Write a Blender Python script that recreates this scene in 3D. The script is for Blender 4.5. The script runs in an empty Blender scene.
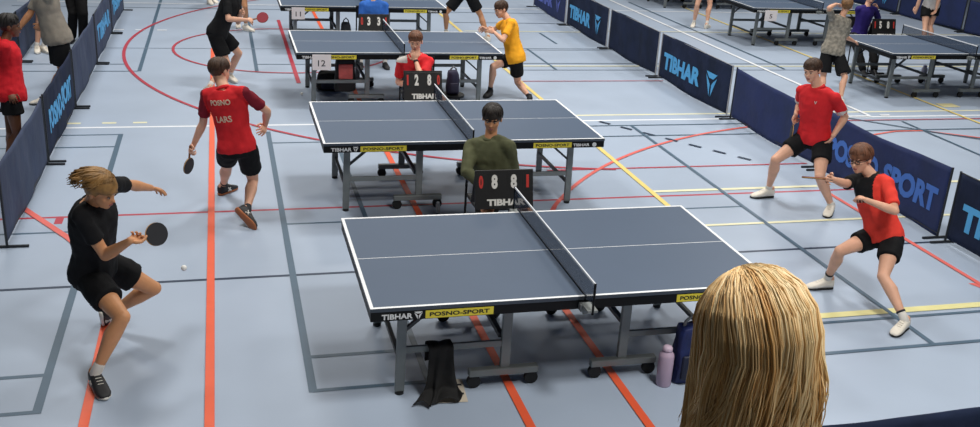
import bpy, bmesh, math, random
from mathutils import Vector, Matrix, noise
from mathutils.bvhtree import BVHTree
random.seed(7)
S = bpy.context.scene
C = S.collection
PI = math.pi

# ------------------------------------------------------------------ camera
cam_data = bpy.data.cameras.new('camera')
cam = bpy.data.objects.new('camera', cam_data); C.objects.link(cam)
cam_data.sensor_width = 36; cam_data.lens = 36*990.31/980; cam_data.clip_start = .05; cam_data.clip_end = 200
Rm = Matrix.Rotation(-.27496, 3, 'Z') @ Matrix.Rotation(-.35938, 3, 'X') @ Matrix.Rotation(-.060694, 3, 'Y')
cam.matrix_world = Matrix.Translation((-2.1642, -5.3267, 3.4275)) @ (Rm @ Matrix.Rotation(PI/2, 3, 'X')).to_4x4()
S.camera = cam

# ------------------------------------------------------------------ light
world = bpy.data.worlds.new('hall_light'); S.world = world; world.use_nodes = True
bg = world.node_tree.nodes['Background']; bg.inputs[0].default_value = (.80, .88, 1, 1); bg.inputs[1].default_value = .045
def lamp(x, y, power, size=1.2, z=7.5, col=(1, .97, .92)):
    l = bpy.data.lights.new('hall_lamp', 'AREA'); l.shape = 'SQUARE'; l.size = size; l.energy = power; l.color = col; l.spread = math.radians(150)
    o = bpy.data.objects.new('hall_lamp', l); C.objects.link(o); o.location = (x, y, z)
for x, y, p_ in ((1.5, -2.6, 520), (1.5, -4.8, 420), (-4, 4, 430), (5, 5, 380), (1.2, 6.5, 430), (7.5, 10, 430), (0, 12.5, 400), (-5, 11, 400), (10.5, 14, 430), (4, 17, 430), (-2, 18.5, 400), (10.5, 4, 250), (7, -2, 140)):
    lamp(x, y, p_)
S.view_settings.view_transform = 'Standard'; S.view_settings.look = 'None'; S.view_settings.gamma = 1
S.view_settings.exposure = -1.05
S.view_settings.use_curve_mapping = False

# ------------------------------------------------------------------ materials
def srgb(h):
    h = h.lstrip('#'); v = [int(h[i:i+2], 16)/255 for i in (0, 2, 4)]
    return tuple((c/12.92 if c <= .04045 else ((c+.055)/1.055)**2.4) for c in v) + (1,)
MATS = {}
def mat(name, col, rough=.6, metal=0, var=0, scale=8, bump=0, bscale=40, alpha=None, spec=.5, col2=None, stretch=None, coat=0):
    if name in MATS: return MATS[name]
    m = bpy.data.materials.new(name); m.use_nodes = True; nt = m.node_tree; b = nt.nodes['Principled BSDF']
    c = srgb(col); b.inputs['Base Color'].default_value = c; b.inputs['Roughness'].default_value = rough
    b.inputs['Metallic'].default_value = metal; b.inputs['Specular IOR Level'].default_value = spec
    if coat: b.inputs['Coat Weight'].default_value = coat
    if alpha is not None: b.inputs['Alpha'].default_value = alpha
    tc = nt.nodes.new('ShaderNodeTexCoord'); mp = nt.nodes.new('ShaderNodeMapping'); nt.links.new(tc.outputs['Object'], mp.inputs[0])
    if stretch: mp.inputs['Scale'].default_value = stretch
    n = nt.nodes.new('ShaderNodeTexNoise'); n.inputs['Scale'].default_value = scale; n.inputs['Detail'].default_value = 4
    nt.links.new(mp.outputs[0], n.inputs[0])
    r = nt.nodes.new('ShaderNodeValToRGB'); c2 = srgb(col2) if col2 else tuple(x*(1-var) for x in c[:3]) + (1,)
    r.color_ramp.elements[0].position = .35; r.color_ramp.elements[1].position = .65
    r.color_ramp.elements[0].color = c2; r.color_ramp.elements[1].color = c
    nt.links.new(n.outputs['Fac'], r.inputs[0]); nt.links.new(r.outputs[0], b.inputs['Base Color'])
    if bump:
        n2 = nt.nodes.new('ShaderNodeTexNoise'); n2.inputs['Scale'].default_value = bscale; nt.links.new(mp.outputs[0], n2.inputs[0])
        bp = nt.nodes.new('ShaderNodeBump'); bp.inputs['Strength'].default_value = bump; bp.inputs['Distance'].default_value = .02
        nt.links.new(n2.outputs['Fac'], bp.inputs['Height']); nt.links.new(bp.outputs[0], b.inputs['Normal'])
    MATS[name] = m; return m

# ------------------------------------------------------------------ mesh helpers
def V(*a): return Vector(a if len(a) == 3 else a[0])
def obj(name, bm, mats, parent=None, smooth=False, origin=None):
    me = bpy.data.meshes.new(name)
    if isinstance(bm, bpy.types.Mesh): me = bm; me.name = name
    else: bm.to_mesh(me); bm.free()
    if origin is not None: me.transform(Matrix.Translation(-Vector(origin)))
    if mats is not None:
        if not isinstance(mats, (list, tuple)): mats = [mats]
        me.materials.clear() if len(me.materials) else None
        for m in mats: me.materials.append(m)
    if smooth: me.shade_smooth()
    o = bpy.data.objects.new(name, me); C.objects.link(o)
    if parent: o.parent = parent
    return o
def tag(o, label, cat, group=None):
    o['label'] = label; o['category'] = cat
    if group: o['group'] = group
    return o
def thing(name, label, cat, loc=(0, 0, 0), rotz=0, group=None):
    o = bpy.data.objects.new(name, None); C.objects.link(o); o.location = loc; o.rotation_euler = (0, 0, rotz); o.empty_display_size = .1
    return tag(o, label, cat, group)
def copy_tree(o, parent=None):
    c = o.copy(); C.objects.link(c)
    if parent: c.parent = parent
    for ch in list(o.children): copy_tree(ch, c)
    return c
def box(bm, c, s, rot=None, bevel=0, mi=0):
    M = Matrix.Translation(c) @ ((rot.to_4x4()) if rot is not None else Matrix.Identity(4)) @ Matrix.Diagonal((s[0], s[1], s[2], 1))
    r = bmesh.ops.create_cube(bm, size=1, matrix=M)
    fs = set(f for v in r['verts'] for f in v.link_faces)
    for f in fs: f.material_index = mi
    if bevel:
        es = set(e for v in r['verts'] for e in v.link_edges)
        bmesh.ops.bevel(bm, geom=list(es), offset=bevel, segments=2, affect='EDGES', profile=.5)
    return bm
def frame_of(d, up=None):
    d = Vector(d).normalized(); up = Vector(up) if up is not None else (Vector((0, 0, 1)) if abs(d.z) < .95 else Vector((1, 0, 0)))
    x = up.cross(d)
    if x.length < 1e-4: x = Vector((1, 0, 0)).cross(d)
    x.normalize(); y = d.cross(x).normalized(); return x, y, d
def bar(bm, a, b, w, h, up=None, bevel=0, mi=0):
    a, b = Vector(a), Vector(b); x, y, d = frame_of(b-a, up)
    R = Matrix((x, y, d)).transposed(); box(bm, (a+b)/2, (w, h, (b-a).length), R, bevel, mi); return bm
def ring_loft(bm, rings, mi=0, cap=True):
    vs = [[bm.verts.new(p) for p in r] for r in rings]; n = len(vs[0])
    for a, b in zip(vs, vs[1:]):
        for i in range(n):
            f = bm.faces.new((a[i], a[(i+1) % n], b[(i+1) % n], b[i])); f.material_index = mi
    if cap:
        f = bm.faces.new(vs[0][::-1]); f.material_index = mi
        f = bm.faces.new(vs[-1]); f.material_index = mi
    return vs
def tube(bm, pts, radii, n=12, flat=1, side=None, mi=0, round_ends=True):
    """tapered tube through pts; flat scales the radius along `side`'s perpendicular"""
    pts = [Vector(p) for p in pts]
    if not hasattr(radii, '__len__'): radii = [radii]*len(pts)
    P, Rr, D = [], [], []
    for i, p in enumerate(pts):
        d = (pts[min(i+1, len(pts)-1)]-pts[max(i-1, 0)]).normalized(); P.append(p); Rr.append(radii[i]); D.append(d)
    if round_ends:
        d0, d1 = D[0], D[-1]; r0, r1 = Rr[0], Rr[-1]
        for k in (30, 60, 82):
            a = math.radians(k); P.insert(0, pts[0]-d0*r0*math.sin(a)); Rr.insert(0, r0*math.cos(a)); D.insert(0, d0)
        for k in (30, 60, 82):
            a = math.radians(k); P.append(pts[-1]+d1*r1*math.sin(a)); Rr.append(r1*math.cos(a)); D.append(d1)
    x0 = None; rings = []
    for p, r, d in zip(P, Rr, D):
        if side is not None: x = Vector(side)-d*Vector(side).dot(d)
        elif x0 is None: x = frame_of(d)[0]
        else: x = x0-d*x0.dot(d)
        if x.length < 1e-4: x = frame_of(d)[0]
        x.normalize(); x0 = x; y = d.cross(x)
        rings.append([p+x*(r*math.cos(t))+y*(r*flat*math.sin(t)) for t in (2*PI*i/n for i in range(n))])
    ring_loft(bm, rings, mi); return bm
def ellipsoid(bm, c, r, ax=None, seg=16, rg=10, mi=0):
    R = Matrix((Vector(ax[0]), Vector(ax[1]), Vector(ax[2]))).transposed().to_4x4() if ax else Matrix.Identity(4)
    q = bmesh.ops.create_uvsphere(bm, u_segments=seg, v_segments=rg, radius=1, matrix=Matrix.Translation(c) @ R @ Matrix.Diagonal((r[0], r[1], r[2], 1)))
    for f in set(f for v in q['verts'] for f in v.link_faces): f.material_index = mi
    return bm
def cyl(bm, a, b, r, n=16, mi=0, r2=None):
    a, b = Vector(a), Vector(b); x, y, d = frame_of(b-a); r2 = r if r2 is None else r2
    ring_loft(bm, [[p+x*(q*math.cos(2*PI*i/n))+y*(q*math.sin(2*PI*i/n)) for i in range(n)] for p, q in ((a, r), (b, r2))], mi); return bm
WORK = bpy.data.scenes.new('work')
def depsgraph():
    with bpy.context.temp_override(scene=WORK, view_layer=WORK.view_layers[0]):
        dg = bpy.context.evaluated_depsgraph_get(); dg.update()
    return dg
def evaluated(me, mods):
    o = bpy.data.objects.new('tmp', me); WORK.collection.objects.link(o)
    for t, kw in mods:
        m = o.modifiers.new('m', t)
        for k, v in kw.items(): setattr(m, k, v)
    dg = depsgraph()
    out = bpy.data.meshes.new_from_object(o.evaluated_get(dg), depsgraph=dg)
    bpy.data.objects.remove(o); bpy.data.meshes.remove(me); return out
def remesh(bm, voxel, it=3, fac=.5):
    bmesh.ops.recalc_face_normals(bm, faces=bm.faces)
    me = bpy.data.meshes.new('tmp'); bm.to_mesh(me); bm.free()
    return evaluated(me, [('REMESH', dict(mode='VOXEL', voxel_size=voxel)), ('SMOOTH', dict(factor=fac, iterations=it))])
def slice_mesh(me, step=.03):
    bm = bmesh.new(); bm.from_mesh(me)
    for ax in (0, 1):
        c = [v.co[ax] for v in bm.verts]; t = min(c)+step
        while t < max(c):
            no = [0, 0, 0]; no[ax] = 1; co = [0, 0, 0]; co[ax] = t
            bmesh.ops.bisect_plane(bm, geom=bm.verts[:]+bm.edges[:]+bm.faces[:], plane_co=co, plane_no=no); t += step
    bmesh.ops.triangulate(bm, faces=bm.faces[:]); bm.to_mesh(me); bm.free(); return me
def join_mesh(dst, src):
    bm = bmesh.new(); bm.from_mesh(dst); bm.from_mesh(src); bm.to_mesh(dst); bm.free(); return dst
FONTS = {}
def text_mesh(body, w, h, M, bold=.0, thick=.003, mode='fit', spacing=1.0, cut=0):
    """flat solid letters fitted to w x h in the plane of matrix M (x reading direction, y up, z out)"""
    cu = bpy.data.curves.new('t', 'FONT'); cu.body = body; cu.size = 1; cu.extrude = .02; cu.offset = bold; cu.resolution_u = 3; cu.space_character = spacing
    o = bpy.data.objects.new('t', cu); WORK.collection.objects.link(o)
    dg = depsgraph()
    me = bpy.data.meshes.new_from_object(o.evaluated_get(dg), depsgraph=dg); bpy.data.objects.remove(o); bpy.data.curves.remove(cu)
    xs = [v.co.x for v in me.vertices]; ys = [v.co.y for v in me.vertices]
    x0, x1, y0, y1 = min(xs), max(xs), min(ys), max(ys); sx = w/(x1-x0); sy = h/(y1-y0)
    if mode == 'keep': sx = sy
    for v in me.vertices:
        v.co = Vector(((v.co.x-(x0+x1)/2)*sx, (v.co.y-(y0+y1)/2)*sy, (v.co.z+.02)/.04*thick))
    if cut: slice_mesh(me, cut)
    me.transform(M); return me
def text(name, body, w, h, M, m, parent=None, **k):
    me = text_mesh(body, w, h, M, **k); return obj(name, me, m, parent)
def plane_m(o, x, y):
    x = Vector(x).normalized(); y = Vector(y); y = (y-x*y.dot(x)).normalized(); z = x.cross(y)
    M = Matrix((x, y, z)).transposed().to_4x4(); M.translation = Vector(o); return M
def logo_bm(M, s, bm=None, thick=.003):
    """three-bladed downward triangle emblem, s wide"""
    bm = bm or bmesh.new()
    polys = [[(-.5, .5), (.5, .5), (.18, .26), (-.18, .26)], [(-.5, .36), (-.2, .13), (-.07, .0), (-.07, -.5), (-.22, -.2)], [(.5, .36), (.2, .13), (.07, .0), (.07, -.5), (.22, -.2)]]
    for P in polys:
        top = [bm.verts.new(M @ Vector((x*s, y*s, thick))) for x, y in P]; bot = [bm.verts.new(M @ Vector((x*s, y*s, 0))) for x, y in P]
        bm.faces.new(top); bm.faces.new(bot[::-1])
        for i in range(len(P)): bm.faces.new((top[i], bot[i], bot[(i+1) % len(P)], top[(i+1) % len(P)]))
    bmesh.ops.recalc_face_normals(bm, faces=bm.faces); return bm

# ------------------------------------------------------------------ floor
floor_m = mat('sports_floor', '#A5B3C6', rough=.42, var=.08, scale=.9, bump=.0, spec=.3)
LC = dict(orange=mat('line_orange', '#E8603C', .45, var=.05), red=mat('line_red', '#B03A4A', .45, var=.05), coral=mat('line_coral', '#DD6A62', .45, var=.05), slate=mat('line_slate', '#4C6478', .45, var=.05),
          navy=mat('line_navy', '#27384F', .45, var=.05), yellow=mat('line_yellow', '#E6CF7C', .45, var=.05), lemon=mat('line_lemon', '#E3DC9C', .45, var=.05), cream=mat('line_cream', '#E6E3BE', .45, var=.05), white=mat('line_white', '#E9EDF2', .45, var=.04), grey=mat('line_grey', '#7B8A9C', .45, var=.05))
keys = list(LC); fl = bmesh.new(); nlay = [0]
def quad(pts, z, mi):
    f = fl.faces.new([fl.verts.new((x, y, z)) for x, y in pts]); f.material_index = mi
quad([(-14, -12), (24, -12), (24, 34), (-14, 34)], 0, 0)
def path(pts, w, col):
    nlay[0] += 1; z = .0006+.00012*nlay[0]; mi = 1+keys.index(col); L = []; Rr = []
    for i, p in enumerate(pts):
        a = Vector(pts[max(i-1, 0)]); b = Vector(pts[min(i+1, len(pts)-1)]); d = (b-a).normalized(); n = Vector((-d.y, d.x))*w/2
        L.append((p[0]+n.x, p[1]+n.y)); Rr.append((p[0]-n.x, p[1]-n.y))
    for i in range(len(pts)-1): quad([Rr[i], Rr[i+1], L[i+1], L[i]], z, mi)
def hl(x0, x1, y, col, w=.045): path([(x0, y), (x1, y)], w, col)
def vl(x, y0, y1, col, w=.055): path([(x, y0), (x, y1)], w, col)
def arcp(cx, cy, r, a0, a1, col, w=.05, n=60): path([(cx+r*math.cos(math.radians(a0+(a1-a0)*i/n)), cy+r*math.sin(math.radians(a0+(a1-a0)*i/n))) for i in range(n+1)], w, col)
hl(-9, 16, 2.23, 'navy', .04); hl(-6, 4.9, 3.77, 'red', .04); hl(-6, -3.37, 3.395, 'slate', .035); hl(-1.66, 3.03, 3.38, 'slate', .035)
hl(-6, 16, 6.73, 'white', .05); hl(2.3, 16, 7.0, 'cream', .05)
for x in (-3.92, -3.52, -3.17): hl(x-.08, x+.08, 6.92, 'cream', .06)
hl(-6, -3.35, 6.42, 'slate', .035); hl(-6, -3.35, 5.94, 'slate', .035); hl(-1.66, -.9, 5.97, 'slate', .035)
hl(-6, -3.35, .855, 'slate', .04); hl(-6, -3.33, .4, 'slate', .04); hl(-1.68, -.9, .84, 'slate', .04); hl(-1.68, -.9, .385, 'slate', .04)
vl(-3.35, .38, 6.44, 'slate'); vl(-1.68, .37, 6.44, 'slate'); vl(-.91, .37, 6.0, 'slate', .045); vl(-3.36, 9.68, 17, 'slate'); vl(-1.69, 9.68, 17, 'slate')
hl(-6, -3.37, 9.68, 'slate', .035); hl(-6, -3.6, 10.15, 'slate', .035); hl(-1.69, -.9, 10.15, 'slate', .035); hl(-6, 5, 11.33, 'grey', .03); hl(-6, 16, 15.75, 'white', .05); hl(-6, 5, 15.2, 'slate', .035)
for x in (-3.9, -3.55, -3.19): hl(x-.08, x+.08, 12.88, 'white', .06)
hl(2.3, 4.6, 4.71, 'red', .035); hl(1.3, 2.3, 4.71, 'red', .035); hl(2.2, 4.25, 3.91, 'cream', .06); hl(4.8, 9, 3.91, 'cream', .06); hl(2.35, 8, 2.9, 'cream', .045)
hl(2.3, 6, .9, 'lemon', .085); hl(2.2, 8, .785, 'slate', .035); hl(1.9, 8, .32, 'slate', .04)
hl(2.3, 5, 6.465, 'slate', .03); hl(2.3, 5, 5.98, 'slate', .03); hl(2.2, 4.6, 8.975, 'red', .03); hl(2.2, 16, 9.75, 'grey', .035); hl(2.2, 16, 10.04, 'cream', .05); hl(2.2, 16, 10.24, 'grey', .06); hl(2.3, 5, 11.45, 'grey', .035); hl(2.3, 5, 13.08, 'cream', .04); hl(2.3, 5, 14.0, 'grey', .035)
vl(3.03, .31, 6.45, 'slate', .045); vl(3.065, 9.75, 11.45, 'slate', .04); vl(3.77, 11.9, 12.95, 'slate', .04)
vl(-3.06, -4, 1.95, 'orange', .06)
path([(-5.2, 5.9), (-4.0, 4.02), (-3.52, 3.24), (-3.2, 2.6), (-3.08, 2.2), (-3.06, 1.9)], .06, 'coral')
quad([(-3.69, 3.6), (-3.62, 3.6), (-3.62, 3.78), (-3.69, 3.78)], .0008, 1+keys.index('red'))
vl(4.24, -.2, 3.77, 'coral', .05); quad([(4.14, 1.3), (4.34, 1.3), (4.22, 1.12)], .004, 1+keys.index('coral'))
arcp(3.055, 11.349, 6.737, 130, 262, 'red', .05); arcp(-1.175, 11.32, 1.773, 0, 360, 'red', .045, 80)
arcp(6.34, .25, 6.273, 100, 148, 'coral', .045); path([(1.02, 3.57), (.72, 3.0), (.50, 2.4), (.39, 1.9), (.37, 1.4)], .05, 'coral'); path([(5.3, 5.3), (6.18, 5.79), (6.74, 5.97), (7.21, 5.97), (7.82, 5.59), (9, 4.7)], .04, 'coral')
vl(-1.13, 8.9, 14.0, 'red', .06)
vl(-.385, -4, 20, 'orange', .06); vl(.37, -4, 1.45, 'orange', .06); vl(2.22, .9, 20, 'yellow', .06); vl(-2.33, -4, 11.33, 'orange', .06)
for i in range(7):
    cx = 2.71+i*.197; cy = 6.6-i*.275; path([(cx-.05, cy+.07), (cx+.05, cy-.07)], .05, 'navy')
vl(6.88, 6.76, 19, 'white', .06); hl(6.4, 6.88, 6.75, 'white', .05); hl(7.07, 7.23, 6.78, 'white', .06); hl(5, 16, 6.53, 'red', .03); hl(5, 12, 6.02, 'slate', .03)
vl(7.2, 4.6, 6.45, 'slate', .04); path([(6.3, 6.8), (7.4, 5.8), (8.6, 4.9)], .04, 'slate'); vl(8.39, 5, 16.5, 'yellow', .05); vl(7.26, 9.8, 17, 'slate', .04); hl(5, 16, 13.2, 'cream', .04)
floor = obj('floor', fl, [floor_m]+[LC[k] for k in keys]); floor['kind'] = 'structure'

# ------------------------------------------------------------------ tribune the spectator sits on (below the frame)
st = bmesh.new(); box(st, (-1.5, -6.0, .73), (9, 5.2, 1.46)); box(st, (-1.5, -6.4, 1.66), (9, 4.2, .40))
o = obj('floor_tribune', st, mat('concrete', '#8B8B88', .8, var=.15, bump=.2)); o['kind'] = 'structure'

# ------------------------------------------------------------------ tennis tables
black = mat('black_steel', '#0E0F11', .5, spec=.2); greym = mat('grey_steel', '#7E8383', .45, metal=.3, var=.08); rubber = mat('black_rubber', '#121212', .6)
topm = mat('table_blue', '#4D5D73', .5, var=.03, scale=3, spec=.35); tline = mat('table_white', '#EEF1F4', .45); tedge = mat('table_edge', '#3B4450', .5)
whitem = mat('white_print', '#D8DADB', .5); yellowm = mat('yellow_sticker', '#DCCB3B', .5); blackprint = mat('black_print', '#17170F', .5)
netm = mat('net_mesh', '#24344C', .7, alpha=.42); bandm = mat('net_band', '#DDE2E8', .6)
L, W, H = 2.74, 1.525, .76
XY = lambda o: plane_m(o, (1, 0, 0), (0, 0, 1))
def make_table():
    t = thing('tennis_table', '', 'table tennis table')
    for s in (-1, 1):
        x0, x1 = (-L/2, -.004) if s < 0 else (.004, L/2)
        b = bmesh.new(); box(b, ((x0+x1)/2, 0, H-.0125), (x1-x0, W, .025), bevel=.002, mi=0)
        for f in b.faces:
            if abs(f.normal.z) < .5: f.material_index = 2
        z = H+.0006
        def q(a, c, d, e, m):
            f = b.faces.new([b.verts.new((a, c, z)), b.verts.new((d, c, z)), b.verts.new((d, e, z)), b.verts.new((a, e, z))]); f.material_index = m
        q(x0, -W/2, x1, -W/2+.022, 1); q(x0, W/2-.022, x1, W/2, 1); q(x0, -.003, x1, .003, 1)
        xe = -L/2 if s < 0 else L/2-.022; q(xe, -W/2+.022, xe+.022, W/2-.022, 1)
        obj('tabletop', b, [topm, tline, tedge], t)
        a = bmesh.new(); zc = H-.025-.032
        for y in (-W/2+.014, W/2-.014): box(a, ((x0+x1)/2, y, zc), (x1-x0-.006, .022, .064), bevel=.002)
        for x in (x0+.014, x1-.014): box(a, (x, 0, zc), (.022, W-.05, .06), bevel=.002)
        for y in (-.25, .25): box(a, ((x0+x1)/2, y, zc), (x1-x0-.05, .03, .04))
        obj('apron_frame', a, black, t)
        for y in (-.49, .49):
            g = bmesh.new(); bar(g, (s*1.12, y, .70), (s*1.13, y, .02), .062, .035, up=(0, 1, 0), bevel=.004); lg = obj('leg', g, greym, t)
            g = bmesh.new(); cyl(g, (s*1.13, y, .0), (s*1.13, y, .022), .03); obj('foot_cap', g, rubber, lg)
            g = bmesh.new(); bar(g, (s*1.11, y, .32), (s*.42, y, .32), .045, .022, up=(0, 1, 0), bevel=.003); obj('crossbar', g, greym, t)
            g = bmesh.new(); bar(g, (s*.42, y, .70), (s*.42, y, .11), .065, .035, up=(0, 1, 0), bevel=.004); co = obj('column', g, greym, t)
            g = bmesh.new(); bar(g, (s*.43-.24, y-.01, .118), (s*.43+.24, y-.01, .118), .055, .05, up=(0, 0, 1), bevel=.006); ba = obj('base_beam', g, greym, t)
            for dx in (-.2, .2):
                g = bmesh.new(); cyl(g, (s*.43+dx, y-.02, .047), (s*.43+dx, y+.012, .047), .046, 20); box(g, (s*.43+dx+.01, y+.0, .085), (.05, .045, .03)); obj('wheel', g, rubber, ba)
        g = bmesh.new(); bar(g, (s*1.12, -.49, .22), (s*1.12, .49, .22), .03, .03, bevel=.003); bar(g, (s*.45, -.46, .36), (s*.45, .46, .36), .035, .035, bevel=.003)
        bar(g, (s*.86, -.49, .67), (s*1.12, -.49, .45), .02, .03, up=(0, 1, 0)); bar(g, (s*.86, .49, .67), (s*1.12, .49, .45), .02, .03, up=(0, 1, 0)); obj('brace', g, mat('dark_steel', '#3B3F42', .5), t)
    yf = -W/2+.0025; zc = .70
    text('brand_lettering', 'TIBHAR', .19, .035, XY((-1.205, yf, zc)), whitem, t, bold=.03); obj('brand_emblem', logo_bm(XY((-1.075, yf, zc)), .05), whitem, t)
    text('brand_lettering', 'TIBHAR', .17, .028, XY((1.13, yf, zc)), whitem, t, bold=.03)
    b = bmesh.new(); cyl(b, (1.265, yf+.001, zc), (1.265, yf-.002, zc), .022, 20); obj('round_badge', b, whitem, t)
    for x0, x1 in ((-1.03, -.60), (.64, 1.03)):
        b = bmesh.new(); box(b, ((x0+x1)/2, yf, zc+.002), (x1-x0, .003, .052)); st_ = obj('sponsor_sticker', b, yellowm, t)
        text('sponsor_lettering', 'POSNO-SPORT', (x1-x0)*.88, .028, XY(((x0+x1)/2, yf-.0015, zc+.002)), blackprint, st_, bold=.03, thick=.001)
    b = bmesh.new(); box(b, (0, 0, H+.075), (.004, 1.80, .145)); n = obj('net', b, netm, t)
    b = bmesh.new(); box(b, (0, 0, H+.1465), (.010, 1.81, .014), bevel=.002); obj('net_band', b, bandm, n)
    b = bmesh.new(); box(b, (0, 0, H+.006), (.007, 1.6, .010)); obj('net_cord', b, mat('net_cord', '#1C2432', .6), n)
    for s in (-1, 1):
        b = bmesh.new(); cyl(b, (0, s*.907, H-.06), (0, s*.907, H+.153), .008, 10); p_ = obj('net_post', b, black, t)
        b = bmesh.new(); box(b, (0, s*.845, H-.04), (.07, .13, .02), bevel=.004); box(b, (-.03, s*.79, H-.06), (.03, .05, .05), bevel=.006); box(b, (.035, s*.80, H-.055), (.02, .07, .03), bevel=.004); cyl(b, (-.02, s*.83, H-.085), (-.02, s*.83, H-.05), .018, 12); obj('net_clamp', b, greym, p_)
    return t
proto = make_table()
TABLES = [(0, .7625, 'front blue tennis table with a black cloth hanging from its crossbar'), (.055, 3.41+.7625, 'second blue tennis table from the front, behind the umpire in green'),
          (.104, 7.41+.7625, 'third blue tennis table from the front, with the white number 12 sheet on its apron'), (.12, 11.05+.7625, 'farthest blue tennis table of the left row, with the number 11 sheet'),
          (9.02, 7.53+.7625, 'blue tennis table at right with a boy in grey leaning on its left end'), (8.93, 11.65+.7625, 'blue tennis table in the right row with the number 5 sheet'), (9.0, 16.0+.7625, 'dark far tennis table at the top edge behind the bare-legged player')]
for i, (x, y, lab) in enumerate(TABLES):
    t = proto if i == 0 else copy_tree(proto)
    t.location = (x, y, 0); t['label'] = lab; t['group'] = 'tennis tables in two rows'

# number sheets hung on the aprons
paper = mat('paper', '#E3DCDC', .7, var=.03); ink = mat('ink', '#20202A', .7)
def sheet(body, x, y, ztop, w, h, label):
    t = thing('number_sheet', label, 'sign', (x, y, ztop-h), 0, 'table number sheets')
    b = bmesh.new(); box(b, (0, -.003, h/2), (w, .002, h)); box(b, (0, .008, h+.0005), (w, .024, .001)); obj('paper_sheet', b, paper, t)
    me = text_mesh(body, w*.4 if len(body) > 1 else w*.22, h*.40, XY((0, -.0042, h*.45)), thick=.001, bold=.005); obj('printed_number', me, ink, t)
sheet('12', -.945, 7.405, .735, .24, .20, 'white sheet reading 12 on the third table'); sheet('11', -.97, 11.045, .735, .21, .19, 'white sheet reading 11 on the farthest left table'); sheet('5', 7.93, 11.645, .72, .26, .20, 'white sheet reading 5 on the right table')
t = thing('number_sheet', 'white sheet reading 14 lying on the floor beside the black cloth', 'sign', (-.78, .24, .003), 0, 'table number sheets')
b = bmesh.new(); box(b, (-.02, 0, .001), (.21, .29, .002)); obj('paper_sheet', b, mat('paper_floor', '#C9BFAE', .7), t)
me = text_mesh('14', .15, .105, plane_m((.02, .02, .0022), (0, 1, 0), (-1, 0, 0)), thick=.001, bold=.01); obj('printed_number', me, ink, t); t.rotation_euler = (0, 0, -.08)
b = bmesh.new(); box(b, (0, 0, .002), (.30, .21, .004)); tag(obj('paper_sheet', b, mat('paper_yellow', '#CFC79A', .7)), 'pale yellow sheet lying on the floor in front of the right table', 'paper').location = (8.64, 7.3, .003)

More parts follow.
